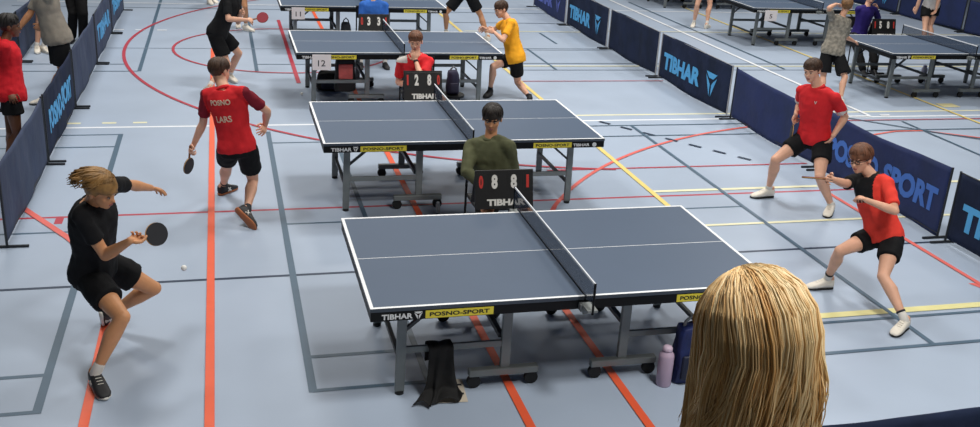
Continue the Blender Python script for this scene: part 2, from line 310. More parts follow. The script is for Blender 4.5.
# ------------------------------------------------------------------ barriers
cloth_navy = mat('barrier_navy', '#202A44', .85, var=.22, scale=3, bump=.5, bscale=6, col2='#182135', spec=.2); cloth_blue = mat('barrier_blue', '#1D2C5C', .85, var=.2, scale=3, bump=.5, bscale=6, col2='#1A284F'); cloth_slate = mat('barrier_slate', '#36435F', .85, var=.2, scale=3, bump=.6, bscale=6)
pipe = mat('barrier_pipe', '#1C2128', .5); pipe_l = mat('barrier_pipe_light', '#A9A9AC', .45, metal=.3)
sky_print = mat('sky_blue_print', '#4FA5DC', .6); deep_print = mat('deep_blue_print', '#3F6FC0', .6); violet_print = mat('violet_print', '#5866B8', .6)
def barrier(a, b_, face, cloth, label, words=None, pm=None, emblem=False, sag=.0, post=pipe, zt=(.2, .46), span=(.06, .62), seed=0, group='blue barrier panels'):
    """a -> b_ is the reading direction seen from the face side"""
    a, b_ = Vector((*a, 0)), Vector((*b_, 0)); ln = (b_-a).length; d = (b_-a).normalized(); n = Vector((d.y, -d.x, 0))   # n points to the reader
    t = thing('barrier_panel', label, 'barrier', tuple(a), 0, group); rnd = random.Random(seed)
    b = bmesh.new(); NX, NZ = 44, 12; x0, x1 = .035, ln-.035; ph = rnd.random()*9
    def P(i, k, s):
        u = i/NX; v = k/NZ; x = x0+(x1-x0)*u; top = .73-sag*math.sin(PI*u)-.008*math.sin(7*u+ph)
        z = .035+.02*math.sin(5*u+ph)*(1-v)+(top-.035)*v
        off = (.011*math.sin(13*u+ph+2*v)+.005*math.sin(29*u+3*v+ph*2))*(1-abs(2*v-1)*.6)*math.sin(PI*u)**.5+s*.004
        return d*x+n*off+Vector((0, 0, z))
    G = [[[b.verts.new(P(i, k, s)) for k in range(NZ+1)] for i in range(NX+1)] for s in (-1, 1)]
    for i in range(NX):
        for k in range(NZ):
            b.faces.new((G[0][i][k], G[0][i][k+1], G[0][i+1][k+1], G[0][i+1][k])); b.faces.new((G[1][i][k], G[1][i+1][k], G[1][i+1][k+1], G[1][i][k+1]))
    for i in range(NX):
        for k in (0, NZ): b.faces.new([G[0][i][k], G[0][i+1][k], G[1][i+1][k], G[1][i][k]])
    for k in range(NZ):
        for i in (0, NX): b.faces.new([G[0][i][k], G[0][i][k+1], G[1][i][k+1], G[1][i][k]])
    bmesh.ops.recalc_face_normals(b, faces=b.faces); bvh = BVHTree.FromBMesh(b); pan = obj('cloth_panel', b, cloth, t, smooth=True)
    for x in (.018, ln-.018):
        g = bmesh.new(); cyl(g, d*x+Vector((0, 0, .02)), d*x+Vector((0, 0, .735)), .011, 10); po = obj('post', g, post, t)
        g = bmesh.new(); bar(g, d*x-n*.17+Vector((0, 0, .012)), d*x+n*.17+Vector((0, 0, .012)), .022, .02, bevel=.003); obj('foot', g, pipe, po)
    g = bmesh.new(); cyl(g, d*.02+Vector((0, 0, .725-sag*.0)), d*(ln-.02)+Vector((0, 0, .725)), .006, 8) if sag == 0 else cyl(g, d*.02+Vector((0, 0, .05)), d*(ln-.02)+Vector((0, 0, .05)), .006, 8); obj('rail', g, post, t)
    def wrap(me):
        for v in me.vertices:
            o = Vector(v.co); h = bvh.ray_cast(Vector((o.x, o.y, o.z))+n*.3, -n)
            e = (v.co.dot(n)); 
            if h[0] is not None: v.co = h[0]+n*(.003+max(0, e))
        return me
    if words:
        w = (span[1]-span[0])*ln; xc = (span[0]+span[1])/2*ln; h = zt[1]-zt[0]; zc = sum(zt)/2
        obj('lettering', wrap(text_mesh(words, w, h, plane_m(d*xc+Vector((0, 0, zc)), d, (0, 0, 1)), bold=.05, thick=.002, cut=.05)), pm, t)
        if emblem:
            me = bpy.data.meshes.new('e'); q = logo_bm(plane_m(d*(ln*.76)+Vector((0, 0, zc)), d, (0, 0, 1)), .34, thick=.002); q.to_mesh(me); q.free(); slice_mesh(me, .05); obj('emblem', wrap(me), pm, t)
    return t
XR = 4.6; ys = [16.1, 13.87, 11.5, 9.25, 6.77, 4.52, 2.28, -.05]; sw = 'navy barrier panel '
R_ = [('TIBHAR', violet_print, True, cloth_blue, 'blue barrier panel at the far end of the middle run, with violet-blue lettering', 0), ('TIBHAR', sky_print, True, cloth_navy, sw+'reading TIBHAR in the middle run, beside the far plain panel', 0),
      (None, None, False, cloth_navy, 'plain dark navy barrier panel between the two panels reading TIBHAR', 0), ('TIBHAR', sky_print, True, cloth_navy, 'large navy barrier panel reading TIBHAR with emblem, nearest such panel', 0),
      (None, None, False, cloth_blue, 'plain bright navy sagging barrier panel behind the player in red', .05), ('POSNO-SPORT', deep_print, False, cloth_blue, 'navy barrier panel reading POSNO-SPORT behind the player with glasses', .03),
      ('TIBHAR', sky_print, True, cloth_navy, 'navy barrier panel cut off by the right edge of the photo, showing a T', 0)]
for i, (wd, pm, em, cl, lab, sag) in enumerate(R_):
    barrier((XR, ys[i]-(.06 if i else 0)), (XR, ys[i+1]+.02), 0, cl, lab, wd, pm, em, sag, pipe_l if i in (0, 1, 2, 3) else pipe, zt=(.2, .46) if wd != 'POSNO-SPORT' else (.22, .48), span=(.07, .60) if wd == 'TIBHAR' else (.06, .94), seed=i)
XL = -3.98; yl = [3.04, 5.37, 7.63, 10.16, 12.53, 14.9]
L_ = [(None, None, cloth_slate, 'plain slate-blue barrier panel at the left edge, nearest of the left run', .03), ('POSNO-SPORT', sky_print, cloth_navy, 'dark barrier panel reading POSNO-SPORT beside the child in red', .02), (None, None, cloth_slate, 'plain slate-blue barrier panel beside the man in the grey shirt', .02),
      ('TIBHAR', sky_print, cloth_slate, 'barrier panel with pale blue lettering beside the black trousers', 0), ('TIBHAR', sky_print, cloth_slate, 'farthest barrier panel of the left run, at the top edge', 0)]
for i, (wd, pm, cl, lab, sag) in enumerate(L_):
    barrier((XL, yl[i]+.03), (XL, yl[i+1]-.03), 0, cl, lab, wd, pm, False, sag, pipe, zt=(.24, .50), span=(.12, .88), seed=20+i)
barrier((.06, -1.55), (2.4, -1.55), 0, cloth_navy, 'dark navy barrier panel at the bottom edge beside the blond head', sag=.02, seed=31)
barrier((-5.05, 10.3), (-5.05, 12.6), 0, cloth_slate, 'dark barrier panel standing behind the man in the grey shirt at far left', sag=.02, seed=33); barrier((-5.05, 7.95), (-5.05, 10.25), 0, cloth_navy, 'dark barrier panel of the far left run just behind the child in red', sag=.02, seed=34)
for k, (y0, y1, lab, wd, pm) in enumerate(((18.2, 15.9, 'far right blue barrier panel with pale blue lettering behind the standing player', 'TIBHAR', sky_print), (15.85, 13.55, 'far right plain navy barrier panel beside the top right corner', None, None), (13.5, 11.2, 'plain navy barrier panel of the far right run, cut off by the edge', None, None))):
    barrier((13.9, y0), (13.9, y1), 0, cloth_blue, lab, wd, pm, bool(wd), .0, seed=40+k)

# ------------------------------------------------------------------ small things
clothm = mat('black_cloth', '#1B1B1C', .9, var=.3, scale=6, bump=.4, bscale=14)
b = bmesh.new(); NX, NZ = 20, 30
def cp(u, v):
    x = -.955+.165*u+(.03*math.sin(9*u)*v*v)+(u-.55)*.10*v**3; z = .350-.355*v; y = .215-.015*math.sin(14*u+3*v)*(.3+v)-.05*v*v*(.5+.5*math.sin(5*u))
    if v > .85: y -= (v-.85)*.8; z = max(z, .014+.03*abs(math.sin(11*u))); x -= (v-.85)*.5*(1-u)
    return Vector((x, y, z+.006*math.sin(20*u)))
g1 = [[b.verts.new(cp(i/NX, k/NZ)) for k in range(NZ+1)] for i in range(NX+1)]
g2 = [[b.verts.new(Vector((-.955+.165*i/NX, .325+.01*math.sin(9*i/NX), .350-.16*k/6))) for k in range(7)] for i in range(NX+1)]
for i in range(NX):
    for k in range(NZ): b.faces.new((g1[i][k], g1[i+1][k], g1[i+1][k+1], g1[i][k+1]))
    b.faces.new((g2[i][0], g2[i+1][0], g1[i+1][0], g1[i][0]))
    for k in range(6): b.faces.new((g2[i][k], g2[i][k+1], g2[i+1][k+1], g2[i+1][k]))
me = bpy.data.meshes.new('c'); b.to_mesh(me); b.free(); me = evaluated(me, [('SOLIDIFY', dict(thickness=.008)), ('SUBSURF', dict(levels=1))])
tag(obj('towel', me, clothm, smooth=True), 'black cloth draped over the crossbar of the front table', 'towel')

def bottle(x, y, r, h, m, cap, label, z=0):
    t = thing('water_bottle', label, 'bottle', (x, y, z)); b = bmesh.new(); n = 24
    prof = [(r*.92, 0), (r, .01), (r, h*.74), (r*.93, h*.80), (r*.6, h*.86), (r*.55, h*.88)]
    ring_loft(b, [[Vector((q*math.cos(2*PI*i/n), q*math.sin(2*PI*i/n), zz)) for i in range(n)] for q, zz in prof]); obj('body', b, m, t, smooth=True)
    b = bmesh.new(); prof = [(r*.62, h*.875), (r*.66, h*.885), (r*.66, h*.95), (r*.5, h*.985), (r*.3, h)]
    ring_loft(b, [[Vector((q*math.cos(2*PI*i/n), q*math.sin(2*PI*i/n), zz)) for i in range(n)] for q, zz in prof]); obj('cap', b, cap, t, smooth=True)
lil = mat('lilac', '#B9A3B8', .5, var=.05); bottle(.675, .10, .052, .30, lil, mat('lilac_cap', '#C9B4C6', .5), 'lilac drinking bottle on the floor beside the blue bag'); bottle(9.42, 8.95, .05, .27, mat('pale_bottle', '#B8B6CC', .5), mat('pale_cap', '#9A97B5', .5), 'pale bottle on the floor beneath the right table')
bottle(-.2, 3.52, .022, .12, mat('clear_bottle', '#C9CDD0', .25, alpha=.6), mat('clear_cap', '#DADDE0', .5), 'small clear bottle on the floor beside the wheels of the second table')

def bag(name, label, loc, size, m1, m2, handle=True, seed=0, pz=.32):
    t = thing(name, label, 'bag', loc); b = bmesh.new(); w, d_, h = size; box(b, (0, 0, h/2), (w, d_, h), bevel=.25*min(w, d_)); bmesh.ops.subdivide_edges(b, edges=b.edges[:], cuts=3, use_grid_fill=True)
    for v in b.verts:
        q = noise.noise_vector(v.co*9+Vector((seed, 0, 0))); v.co += q*.018; v.co.z = max(v.co.z, .002); v.co.x *= 1-.25*(v.co.z/h)
    obj('bag_body', b, m1, t, smooth=True)
    b = bmesh.new(); box(b, (0, -d_*.5-.004, h*pz), (w*.62, .03, h*.42), bevel=.012); obj('front_pocket', b, m2, t, smooth=True)
    if handle:
        b = bmesh.new(); tube(b, [(-w*.22, 0, h*.93), (-w*.2, -.01, h*1.07), (0, -.015, h*1.17), (w*.2, -.01, h*1.07), (w*.22, 0, h*.93)], .011, 8); obj('handle', b, mat('grey_strap', '#6C7074', .6), t, smooth=True)
    return t
bag('sports_bag', 'dark blue bag with grey handle on the floor beside the lilac bottle', (.84, .14, 0), (.2, .15, .43), mat('bag_navy', '#1B2A63', .6, var=.5, bump=.5, bscale=12), mat('bag_dark', '#141A33', .6))
bag('backpack', 'dark violet backpack on a stool beside the umpire in red', (.60, 6.55, .425), (.17, .16, .30), mat('bag_violet', '#25233F', .8, var=.3), mat('bag_violet2', '#1C1A30', .8), seed=3)
bag('sports_bag', 'black bag with a pink-red front under the table with number 12', (-.60, 7.80, .16), (.30, .2, .48), mat('bag_black', '#191415', .8, var=.3), mat('bag_red', '#D8635C', .7, var=.3), False, seed=5, pz=.6)
bag('sports_bag', 'flat black bag on the floor behind the leg of the table with number 12', (-.72, 8.55, 0), (.42, .26, .26), mat('bag_black', '#191415', .8, var=.3), mat('bag_dark', '#141A33', .6), False, seed=15)
bag('sports_bag', 'grey bag on the floor under the table with number 11', (-.14, 11.55, 0), (.2, .2, .42), mat('bag_grey', '#6C706F', .8, var=.3), mat('bag_grey2', '#4A4D50', .8), seed=8)
b = bmesh.new(); box(b, (0, 0, .21), (.32, .07, .42), bevel=.02); bmesh.ops.subdivide_edges(b, edges=b.edges[:], cuts=3, use_grid_fill=True)
for v in b.verts: v.co += noise.noise_vector(v.co*7)*.025
tag(obj('towel', b, mat('maroon_cloth', '#38202B', .9, var=.3), smooth=True), 'dark maroon towel hanging over the bar of the right table', 'towel').location = (9.98, 7.80, .22)
b = bmesh.new(); box(b, (0, 0, .0), (.07, .30, .34), bevel=.03); bmesh.ops.subdivide_edges(b, edges=b.edges[:], cuts=4, use_grid_fill=True)
for v in b.verts: v.co += noise.noise_vector(v.co*9)*.03
tag(obj('towel', b, mat('ochre_cloth', '#A88A34', .9, var=.6, scale=20), smooth=True), 'yellow and dark cloth hung over the barrier at the top edge', 'towel').location = (4.6, 13.95, .72)
b = bmesh.new(); ellipsoid(b, (0, 0, 0), (.02, .02, .02)); ballm = mat('ball_white', '#F2F2EE', .5)
ba = tag(obj('tennis_ball', b, ballm, smooth=True), 'white ball on the floor beside the table with number 12', 'ball', 'table tennis balls'); ba.location = (-1.14, 8.22, .02)
b2 = ba.copy(); C.objects.link(b2); b2.location = (-2.475, 1.073, .62); b2['label'] = 'white ball in the air in front of the player in black at left'

t = thing('stool', 'low black stool under the dark violet backpack', 'stool', (.60, 6.55, 0)); b = bmesh.new(); cyl(b, (0, 0, .395), (0, 0, .425), .15, 28); obj('seat', b, black, t)
for k in range(4):
    b = bmesh.new(); a = PI/4+k*PI/2; cyl(b, (.10*math.cos(a), .10*math.sin(a), .40), (.15*math.cos(a), .15*math.sin(a), 0), .011, 10); obj('leg', b, black, t)

# ------------------------------------------------------------------ rackets
def racket(loc, blade_dir, normal, m_face, label, grip=.0):
    """loc = grip centre; blade_dir = from the grip to the blade"""
    t = thing('racket', label, 'racket', loc, 0, 'players rackets'); d = Vector(blade_dir).normalized(); n = Vector(normal); n = (n-d*n.dot(d)).normalized(); s = d.cross(n)
    def outline(rw, rl, c, k=28):
        return [c+s*(rw*math.sin(2*PI*i/k))+d*(rl*math.cos(2*PI*i/k)) for i in range(k)]
    c = d*.145; b = bmesh.new(); ring_loft(b, [[p+n*h for p in outline(.076, .080, c)] for h in (-.003, .003)]); box(b, (0, 0, 0), (.001, .001, .001))
    obj('blade', b, mat('racket_wood', '#C79A62', .6), t)
    for h0, h1, m in ((.0031, .0075, m_face), (-.0075, -.0031, mat('racket_black', '#17171B', .7))):
        b = bmesh.new(); ring_loft(b, [[p+n*h for p in outline(.075, .078, c+d*.002)] for h in (h0, h1)]); obj('rubber_sheet', b, m, t)
    b = bmesh.new(); tube(b, [-d*.05, d*.0, d*.075], [.015, .012, .011], 10, .75, side=s); obj('handle', b, mat('racket_handle', '#8A5A3A', .6), t, smooth=True)
    return t

# ------------------------------------------------------------------ umpire chairs and score boards
seat_b = mat('chair_black', '#17181B', .6)
def chair(x, y, label, h=.46):
    t = thing('folding_chair', label, 'chair', (x, y, 0), 0, 'umpires chairs')
    b = bmesh.new(); box(b, (0, 0, h-.035), (.42, .40, .035), bevel=.012); obj('seat', b, seat_b, t)
    b = bmesh.new(); box(b, (0, .215, h+.30), (.40, .02, .2), bevel=.008); obj('backrest', b, seat_b, t)
    for s in (-1, 1):
        for a, c in (((s*.21, .2, .86), (s*.21, .21, 0)), ((s*.21, -.19, h-.04), (s*.21, -.21, 0))):
            g = bmesh.new(); cyl(g, a, c, .011, 10); obj('leg', g, black, t)
    return t
cardw = mat('card_white', '#E4E2DC', .5); cardr = mat('card_red', '#C8362F', .5); boardm = mat('board_black', '#131315', .5)
def scoreboard(x, y, z, digits, label, w=.46, h=.33, tilt=-.25, rot=0):
    t = thing('score_board', label, 'scoreboard', (x, y, z), rot, 'flip score boards'); R = Matrix.Rotation(tilt, 3, 'X')
    b = bmesh.new(); box(b, R @ Vector((0, 0, h/2)), (w, .018, h), R, bevel=.004); box(b, Vector((0, .13, h*.46)), (w*.98, .012, h*.96), Matrix.Rotation(.32, 3, 'X'), bevel=.003); obj('case', b, boardm, t)
    ux = Vector((1, 0, 0)); uy = R @ Vector((0, 0, 1)); off = R @ Vector((0, -.0095, 0))
    for i, (dg, xx) in enumerate(zip(digits, (-.40, -.17, .16, .40))):
        cm = cardr if i in (0, 3) else cardw; hw = .11*h/.33 if i in (0, 3) else .12*h/.33
        b = bmesh.new(); box(b, R @ Vector((xx*w, -.010, h*.70)), (w*.145 if i in (0, 3) else w*.19, .003, hw+.035), R); c = obj('score_card', b, boardm, t)
        me = text_mesh(dg, (w*.075 if dg != '1' else w*.045) if i in (0, 3) else w*.105, hw, plane_m(R @ Vector((xx*w, -.012, h*.70)), ux, uy), bold=.05, thick=.002); obj('score_digit', me, cm, c)
    obj('brand_lettering', text_mesh('TIBHAR', w*.66, h*.17, plane_m(R @ Vector((w*.03, -.0095, h*.17)), ux, uy), bold=.05, thick=.002), cardw, t)
    return t

# joints of every figure, metres in the hall
JOINTS = {
 'p1': dict(pel=(-3.054, 1.117, 0.627), nek=(-3, 0.973, 1.148), hed=(-2.93, 0.867, 1.266), shL=(-2.894, 1.18, 1.191), shR=(-3.063, 0.855, 1.107), elL=(-2.808, 1.449, 1.092), elR=(-2.935, 0.852, 0.83), wrL=(-2.695, 1.658, 0.993), wrR=(-2.768, 0.724, 0.975), hdL=(-2.64, 1.725, 0.953), hdR=(-2.729, 0.809, 0.951), hiL=(-3.015, 1.207, 0.638), hiR=(-3.073, 1.028, 0.615), knL=(-2.696, 1.301, 0.378), knR=(-2.849, 0.699, 0.464), anL=(-2.998, 1.441, 0.145), anR=(-3.032, 0.654, 0.099), toL=(-3.081, 1.565, 0.013), toR=(-2.961, 0.482, 0.013)),
 'p2': dict(pel=(-2.075, 3.633, 0.676), nek=(-2.169, 3.656, 1.221), hed=(-2.2, 3.763, 1.354), shL=(-2.322, 3.74, 1.143), shR=(-2, 3.553, 1.205), elL=(-2.369, 3.809, 0.857), elR=(-1.799, 3.652, 1.008), wrL=(-2.469, 3.858, 0.625), wrR=(-1.814, 3.825, 0.818), hdL=(-2.505, 3.779, 0.584), hdR=(-1.837, 3.734, 0.796), hiL=(-2.158, 3.671, 0.67), hiR=(-1.988, 3.588, 0.675), knL=(-2.171, 3.984, 0.383), knR=(-1.938, 3.787, 0.302), anL=(-2.211, 4.266, 0.093), anR=(-2.01, 3.424, 0.128), toL=(-2.099, 4.407, 0.014), toR=(-1.945, 3.272, 0.017)),
 'p3': dict(pel=(-2.24, 8.734, 0.753), nek=(-2, 8.748, 1.249), hed=(-1.925, 8.753, 1.403), shL=(-1.946, 8.913, 1.168), shR=(-2.091, 8.575, 1.253), elL=(-1.951, 8.871, 0.876), elR=(-2.086, 8.434, 0.994), wrL=(-1.911, 8.7, 1.06), wrR=(-1.831, 8.418, 0.989), hdL=(-1.861, 8.625, 1.033), hdR=(-1.761, 8.481, 0.985), hiL=(-2.21, 8.822, 0.754), hiR=(-2.274, 8.644, 0.741), knL=(-1.956, 8.92, 0.432), knR=(-2.121, 8.546, 0.36), anL=(-2.087, 9.081, 0.083), anR=(-2.367, 8.362, 0.098), toL=(-2.003, 8.913, 0.025), toR=(-2.417, 8.529, 0.009)),
 'p3b': dict(pel=(-1.842, 12.992, 0.875), nek=(-1.683, 12.949, 1.399), hed=(-1.633, 12.935, 1.565), shL=(-1.66, 13.143, 1.357), shR=(-1.71, 12.759, 1.351), elL=(-1.558, 13.129, 1.076), elR=(-1.696, 12.757, 1.052), wrL=(-1.303, 13.1, 1.05), wrR=(-1.451, 12.7, 1), hdL=(-1.208, 13.089, 1.04), hdR=(-1.359, 12.679, 0.981), hiL=(-1.852, 13.085, 0.892), hiR=(-1.832, 12.898, 0.855), knL=(-1.877, 13.133, 0.469), knR=(-1.768, 12.746, 0.46), anL=(-1.887, 13.279, 0.087), anR=(-1.757, 12.904, 0.084), toL=(-1.89, 13.092, 0.018), toR=(-1.62, 12.773, 0.022)),
 'p4': dict(pel=(0.122, 2.608, 0.513), nek=(0.032, 2.582, 1.039), hed=(0.035, 2.582, 1.212), shL=(0.156, 2.449, 0.999), shR=(-0.112, 2.688, 0.931), elL=(0.251, 2.545, 0.741), elR=(-0.196, 2.456, 0.774), wrL=(0.244, 2.319, 0.629), wrR=(-0.016, 2.323, 0.647), hdL=(0.197, 2.245, 0.598), hdR=(0.046, 2.263, 0.608), hiL=(0.213, 2.598, 0.529), hiR=(0.03, 2.616, 0.497), knL=(0.301, 2.194, 0.492), knR=(-0.058, 2.209, 0.492), anL=(0.3, 2.2, 0.092), anR=(-0.06, 2.2, 0.092), toL=(0.33, 2.02, 0.02), toR=(-0.09, 2.021, 0.02)),
 'p5': dict(pel=(0.165, 6.468, 0.485), nek=(0.067, 6.248, 0.966), hed=(0.062, 6.299, 1.135), shL=(0.227, 6.219, 0.911), shR=(-0.105, 6.312, 0.881), elL=(0.087, 6.011, 0.755), elR=(-0.115, 6.421, 0.607), wrL=(0.051, 6.193, 0.928), wrR=(0.025, 6.207, 0.6), hdL=(0.021, 6.214, 1.017), hdR=(0.068, 6.123, 0.6), hiL=(0.258, 6.463, 0.502), hiR=(0.072, 6.47, 0.469), knL=(0.359, 6.054, 0.494), knR=(-0.027, 6.06, 0.494), anL=(0.36, 6.047, 0.09), anR=(-0.03, 6.048, 0.089), toL=(0.38, 5.863, 0.021), toR=(-0.05, 5.863, 0.021)),
 'p6': dict(pel=(0.106, 10.319, 0.485), nek=(0.136, 10.285, 0.986), hed=(0.146, 10.275, 1.145), shL=(0.323, 10.275, 0.916), shR=(-0.038, 10.288, 0.914), elL=(0.31, 10.251, 0.642), elR=(-0.036, 10.277, 0.639), wrL=(0.2, 10.051, 0.58), wrR=(-0, 10.05, 0.58), hdL=(0.16, 9.976, 0.557), hdR=(0.013, 9.966, 0.558), hiL=(0.194, 10.318, 0.48), hiR=(0.018, 10.312, 0.489), knL=(0.277, 9.934, 0.47), knR=(-0.095, 9.936, 0.471), anL=(0.28, 9.919, 0.094), anR=(-0.1, 9.919, 0.094), toL=(0.3, 9.752, 0.021), toR=(-0.12, 9.752, 0.021)),
 'p7': dict(pel=(1.836, 8.008, 0.581), nek=(1.717, 8.102, 1.096), hed=(1.618, 8.151, 1.228), shL=(1.706, 7.917, 1.072), shR=(1.761, 8.277, 1.053), elL=(1.566, 7.775, 0.869), elR=(1.618, 8.462, 0.888), wrL=(1.494, 8, 0.938), wrR=(1.562, 8.701, 0.858), hdL=(1.412, 7.973, 0.971), hdR=(1.504, 8.769, 0.822), hiL=(1.816, 7.915, 0.567), hiR=(1.871, 8.09, 0.59), knL=(1.908, 8.075, 0.21), knR=(1.506, 7.982, 0.455), anL=(1.995, 7.718, 0.069), anR=(1.512, 8.097, 0.081), toL=(2.053, 7.893, 0.018), toR=(1.404, 7.953, 0.019)),
 'p8': dict(pel=(2.098, 12.329, 0.791), nek=(2.096, 12.403, 1.329), hed=(1.984, 12.383, 1.459), shL=(2.102, 12.207, 1.276), shR=(2.095, 12.591, 1.26), elL=(2.024, 12.097, 1.009), elR=(2.006, 12.704, 0.997), wrL=(1.777, 12.156, 0.977), wrR=(1.773, 12.597, 1), hdL=(1.685, 12.178, 0.965), hdR=(1.686, 12.556, 1.001), hiL=(2.156, 12.253, 0.808), hiR=(2.04, 12.405, 0.782), knL=(2.389, 12.264, 0.453), knR=(1.776, 12.428, 0.45), anL=(2.51, 12.106, 0.096), anR=(1.835, 12.589, 0.08), toL=(2.486, 12.286, 0.014), toR=(1.757, 12.415, 0.018)),
 'p9': dict(pel=(3.772, 3.43, 0.71), nek=(3.697, 3.413, 1.266), hed=(3.629, 3.46, 1.425), shL=(3.793, 3.23, 1.193), shR=(3.616, 3.567, 1.194), elL=(3.995, 3.293, 0.978), elR=(3.746, 3.754, 0.995), wrL=(3.825, 3.194, 0.807), wrR=(3.587, 3.553, 0.944), hdL=(3.84, 3.247, 0.727), hdR=(3.609, 3.604, 0.865), hiL=(3.819, 3.339, 0.703), hiR=(3.731, 3.518, 0.703), knL=(3.659, 3.051, 0.421), knR=(3.376, 3.456, 0.48), anL=(3.89, 3.098, 0.085), anR=(3.452, 3.617, 0.102), toL=(3.757, 2.96, 0.013), toR=(3.268, 3.617, 0.016)),
 'p10': dict(pel=(3.071, 1.184, 0.551), nek=(2.954, 1.341, 1.03), hed=(2.871, 1.411, 1.154), shL=(2.986, 1.171, 1.019), shR=(2.907, 1.509, 0.936), elL=(2.934, 0.948, 0.867), elR=(2.712, 1.32, 0.972), wrL=(2.737, 1.065, 0.925), wrR=(2.505, 1.239, 1.05), hdL=(2.732, 1.153, 0.927), hdR=(2.426, 1.203, 1.064), hiL=(3.094, 1.095, 0.558), hiR=(3.061, 1.269, 0.524), knL=(2.873, 0.847, 0.349), knR=(2.693, 1.205, 0.428), anL=(2.935, 0.574, 0.094), anR=(2.753, 1.379, 0.096), toL=(2.787, 0.489, 0.006), toR=(2.586, 1.395, 0.015)),
 'p12': dict(pel=(6.783, 7.793, 0.747), nek=(6.875, 7.862, 1.247), hed=(6.92, 7.855, 1.41), shL=(6.7, 7.836, 1.234), shR=(7.033, 7.907, 1.159), elL=(6.529, 7.71, 1.398), elR=(7.109, 8.006, 0.916), wrL=(6.719, 7.834, 1.44), wrR=(7.317, 8.079, 0.836), hdL=(6.802, 7.856, 1.437), hdR=(7.399, 8.108, 0.814), hiL=(6.703, 7.815, 0.746), hiR=(6.861, 7.761, 0.704), knL=(6.664, 7.751, 0.365), knR=(6.887, 7.53, 0.398), anL=(6.553, 7.552, 0.078), anR=(6.794, 7.399, 0.066), toL=(6.453, 7.416, 0.018), toR=(6.718, 7.555, 0.018)),
 'p13': dict(pel=(8.558, 9.737, 0.614), nek=(8.62, 9.736, 1.126), hed=(8.66, 9.73, 1.288), shL=(8.793, 9.745, 1.065), shR=(8.441, 9.718, 1.074), elL=(8.976, 9.825, 0.876), elR=(8.563, 9.798, 0.841), wrL=(8.849, 9.764, 1.066), wrR=(8.784, 9.871, 0.795), hdL=(8.832, 9.789, 1.15), hdR=(8.866, 9.899, 0.778), hiL=(8.64, 9.752, 0.604), hiR=(8.472, 9.697, 0.611), knL=(8.663, 9.4, 0.423), knR=(8.351, 9.373, 0.415), anL=(8.573, 9.14, 0.152), anR=(8.305, 9.082, 0.161), toL=(8.542, 8.98, 0.056), toR=(8.268, 8.92, 0.067)),
 'p14': dict(pel=(11.64, 11.894, 0.822), nek=(11.462, 11.75, 1.307), hed=(11.407, 11.704, 1.461), shL=(11.649, 11.706, 1.314), shR=(11.304, 11.817, 1.223), elL=(11.645, 11.713, 1.022), elR=(11.294, 11.839, 0.931), wrL=(11.641, 11.719, 0.77), wrR=(11.28, 11.861, 0.681), hdL=(11.609, 11.748, 0.687), hdR=(11.242, 11.905, 0.754), hiL=(11.727, 11.871, 0.848), hiR=(11.553, 11.918, 0.797), knL=(11.66, 11.821, 0.439), knR=(11.478, 11.734, 0.431), anL=(11.629, 11.639, 0.085), anR=(11.398, 11.551, 0.084), toL=(11.745, 11.782, 0.018), toR=(11.514, 11.694, 0.018)),
 'p15': dict(pel=(7.645, 13.887, 0.876), nek=(7.697, 13.802, 1.416), hed=(7.713, 13.775, 1.587), shL=(7.517, 13.732, 1.379), shR=(7.868, 13.885, 1.369), elL=(7.52, 13.737, 1.079), elR=(7.86, 13.885, 1.069), wrL=(7.522, 13.741, 0.822), wrR=(7.854, 13.886, 0.812), hdL=(7.522, 13.743, 0.726), hdR=(7.851, 13.886, 0.716), hiL=(7.556, 13.847, 0.87), hiR=(7.732, 13.924, 0.874), knL=(7.422, 13.738, 0.478), knR=(7.73, 13.774, 0.474), anL=(7.451, 13.84, 0.084), anR=(7.652, 13.646, 0.093), toL=(7.344, 13.685, 0.016), toR=(7.784, 13.772, 0.013)),
 'p16': dict(pel=(-4.233, 5.201, 0.796), nek=(-4.242, 5.28, 1.305), hed=(-4.191, 5.317, 1.454), shL=(-4.263, 5.442, 1.244), shR=(-4.223, 5.099, 1.279), elL=(-4.334, 5.506, 0.99), elR=(-4.264, 5.186, 1.025), wrL=(-4.199, 5.379, 0.849), wrR=(-4.199, 5.049, 0.848), hdL=(-4.148, 5.331, 0.796), hdR=(-4.175, 4.997, 0.782), hiL=(-4.243, 5.286, 0.783), hiR=(-4.223, 5.116, 0.81), knL=(-4.266, 5.178, 0.412), knR=(-4.197, 5.108, 0.424), anL=(-4.323, 5.332, 0.079), anR=(-4.335, 5.102, 0.079), toL=(-4.157, 5.378, 0.018), toR=(-4.164, 5.12, 0.018)),
 'p17': dict(pel=(-4.175, 8.012, 0.828), nek=(-4.277, 8.005, 1.375), hed=(-4.309, 8.003, 1.548), shL=(-4.204, 7.828, 1.335), shR=(-4.341, 8.192, 1.354), elL=(-4.257, 8.093, 1.199), elR=(-4.473, 8.121, 1.091), wrL=(-4.36, 8.033, 0.966), wrR=(-4.628, 8.044, 0.897), hdL=(-4.418, 8.062, 0.895), hdR=(-4.678, 8.021, 0.977), hiL=(-4.143, 7.92, 0.833), hiR=(-4.206, 8.103, 0.823), knL=(-4.114, 7.979, 0.407), knR=(-4.138, 7.947, 0.427), anL=(-4.342, 7.847, 0.088), anR=(-4.26, 8.151, 0.088), toL=(-4.528, 7.803, 0.019), toR=(-4.45, 8.169, 0.019)),
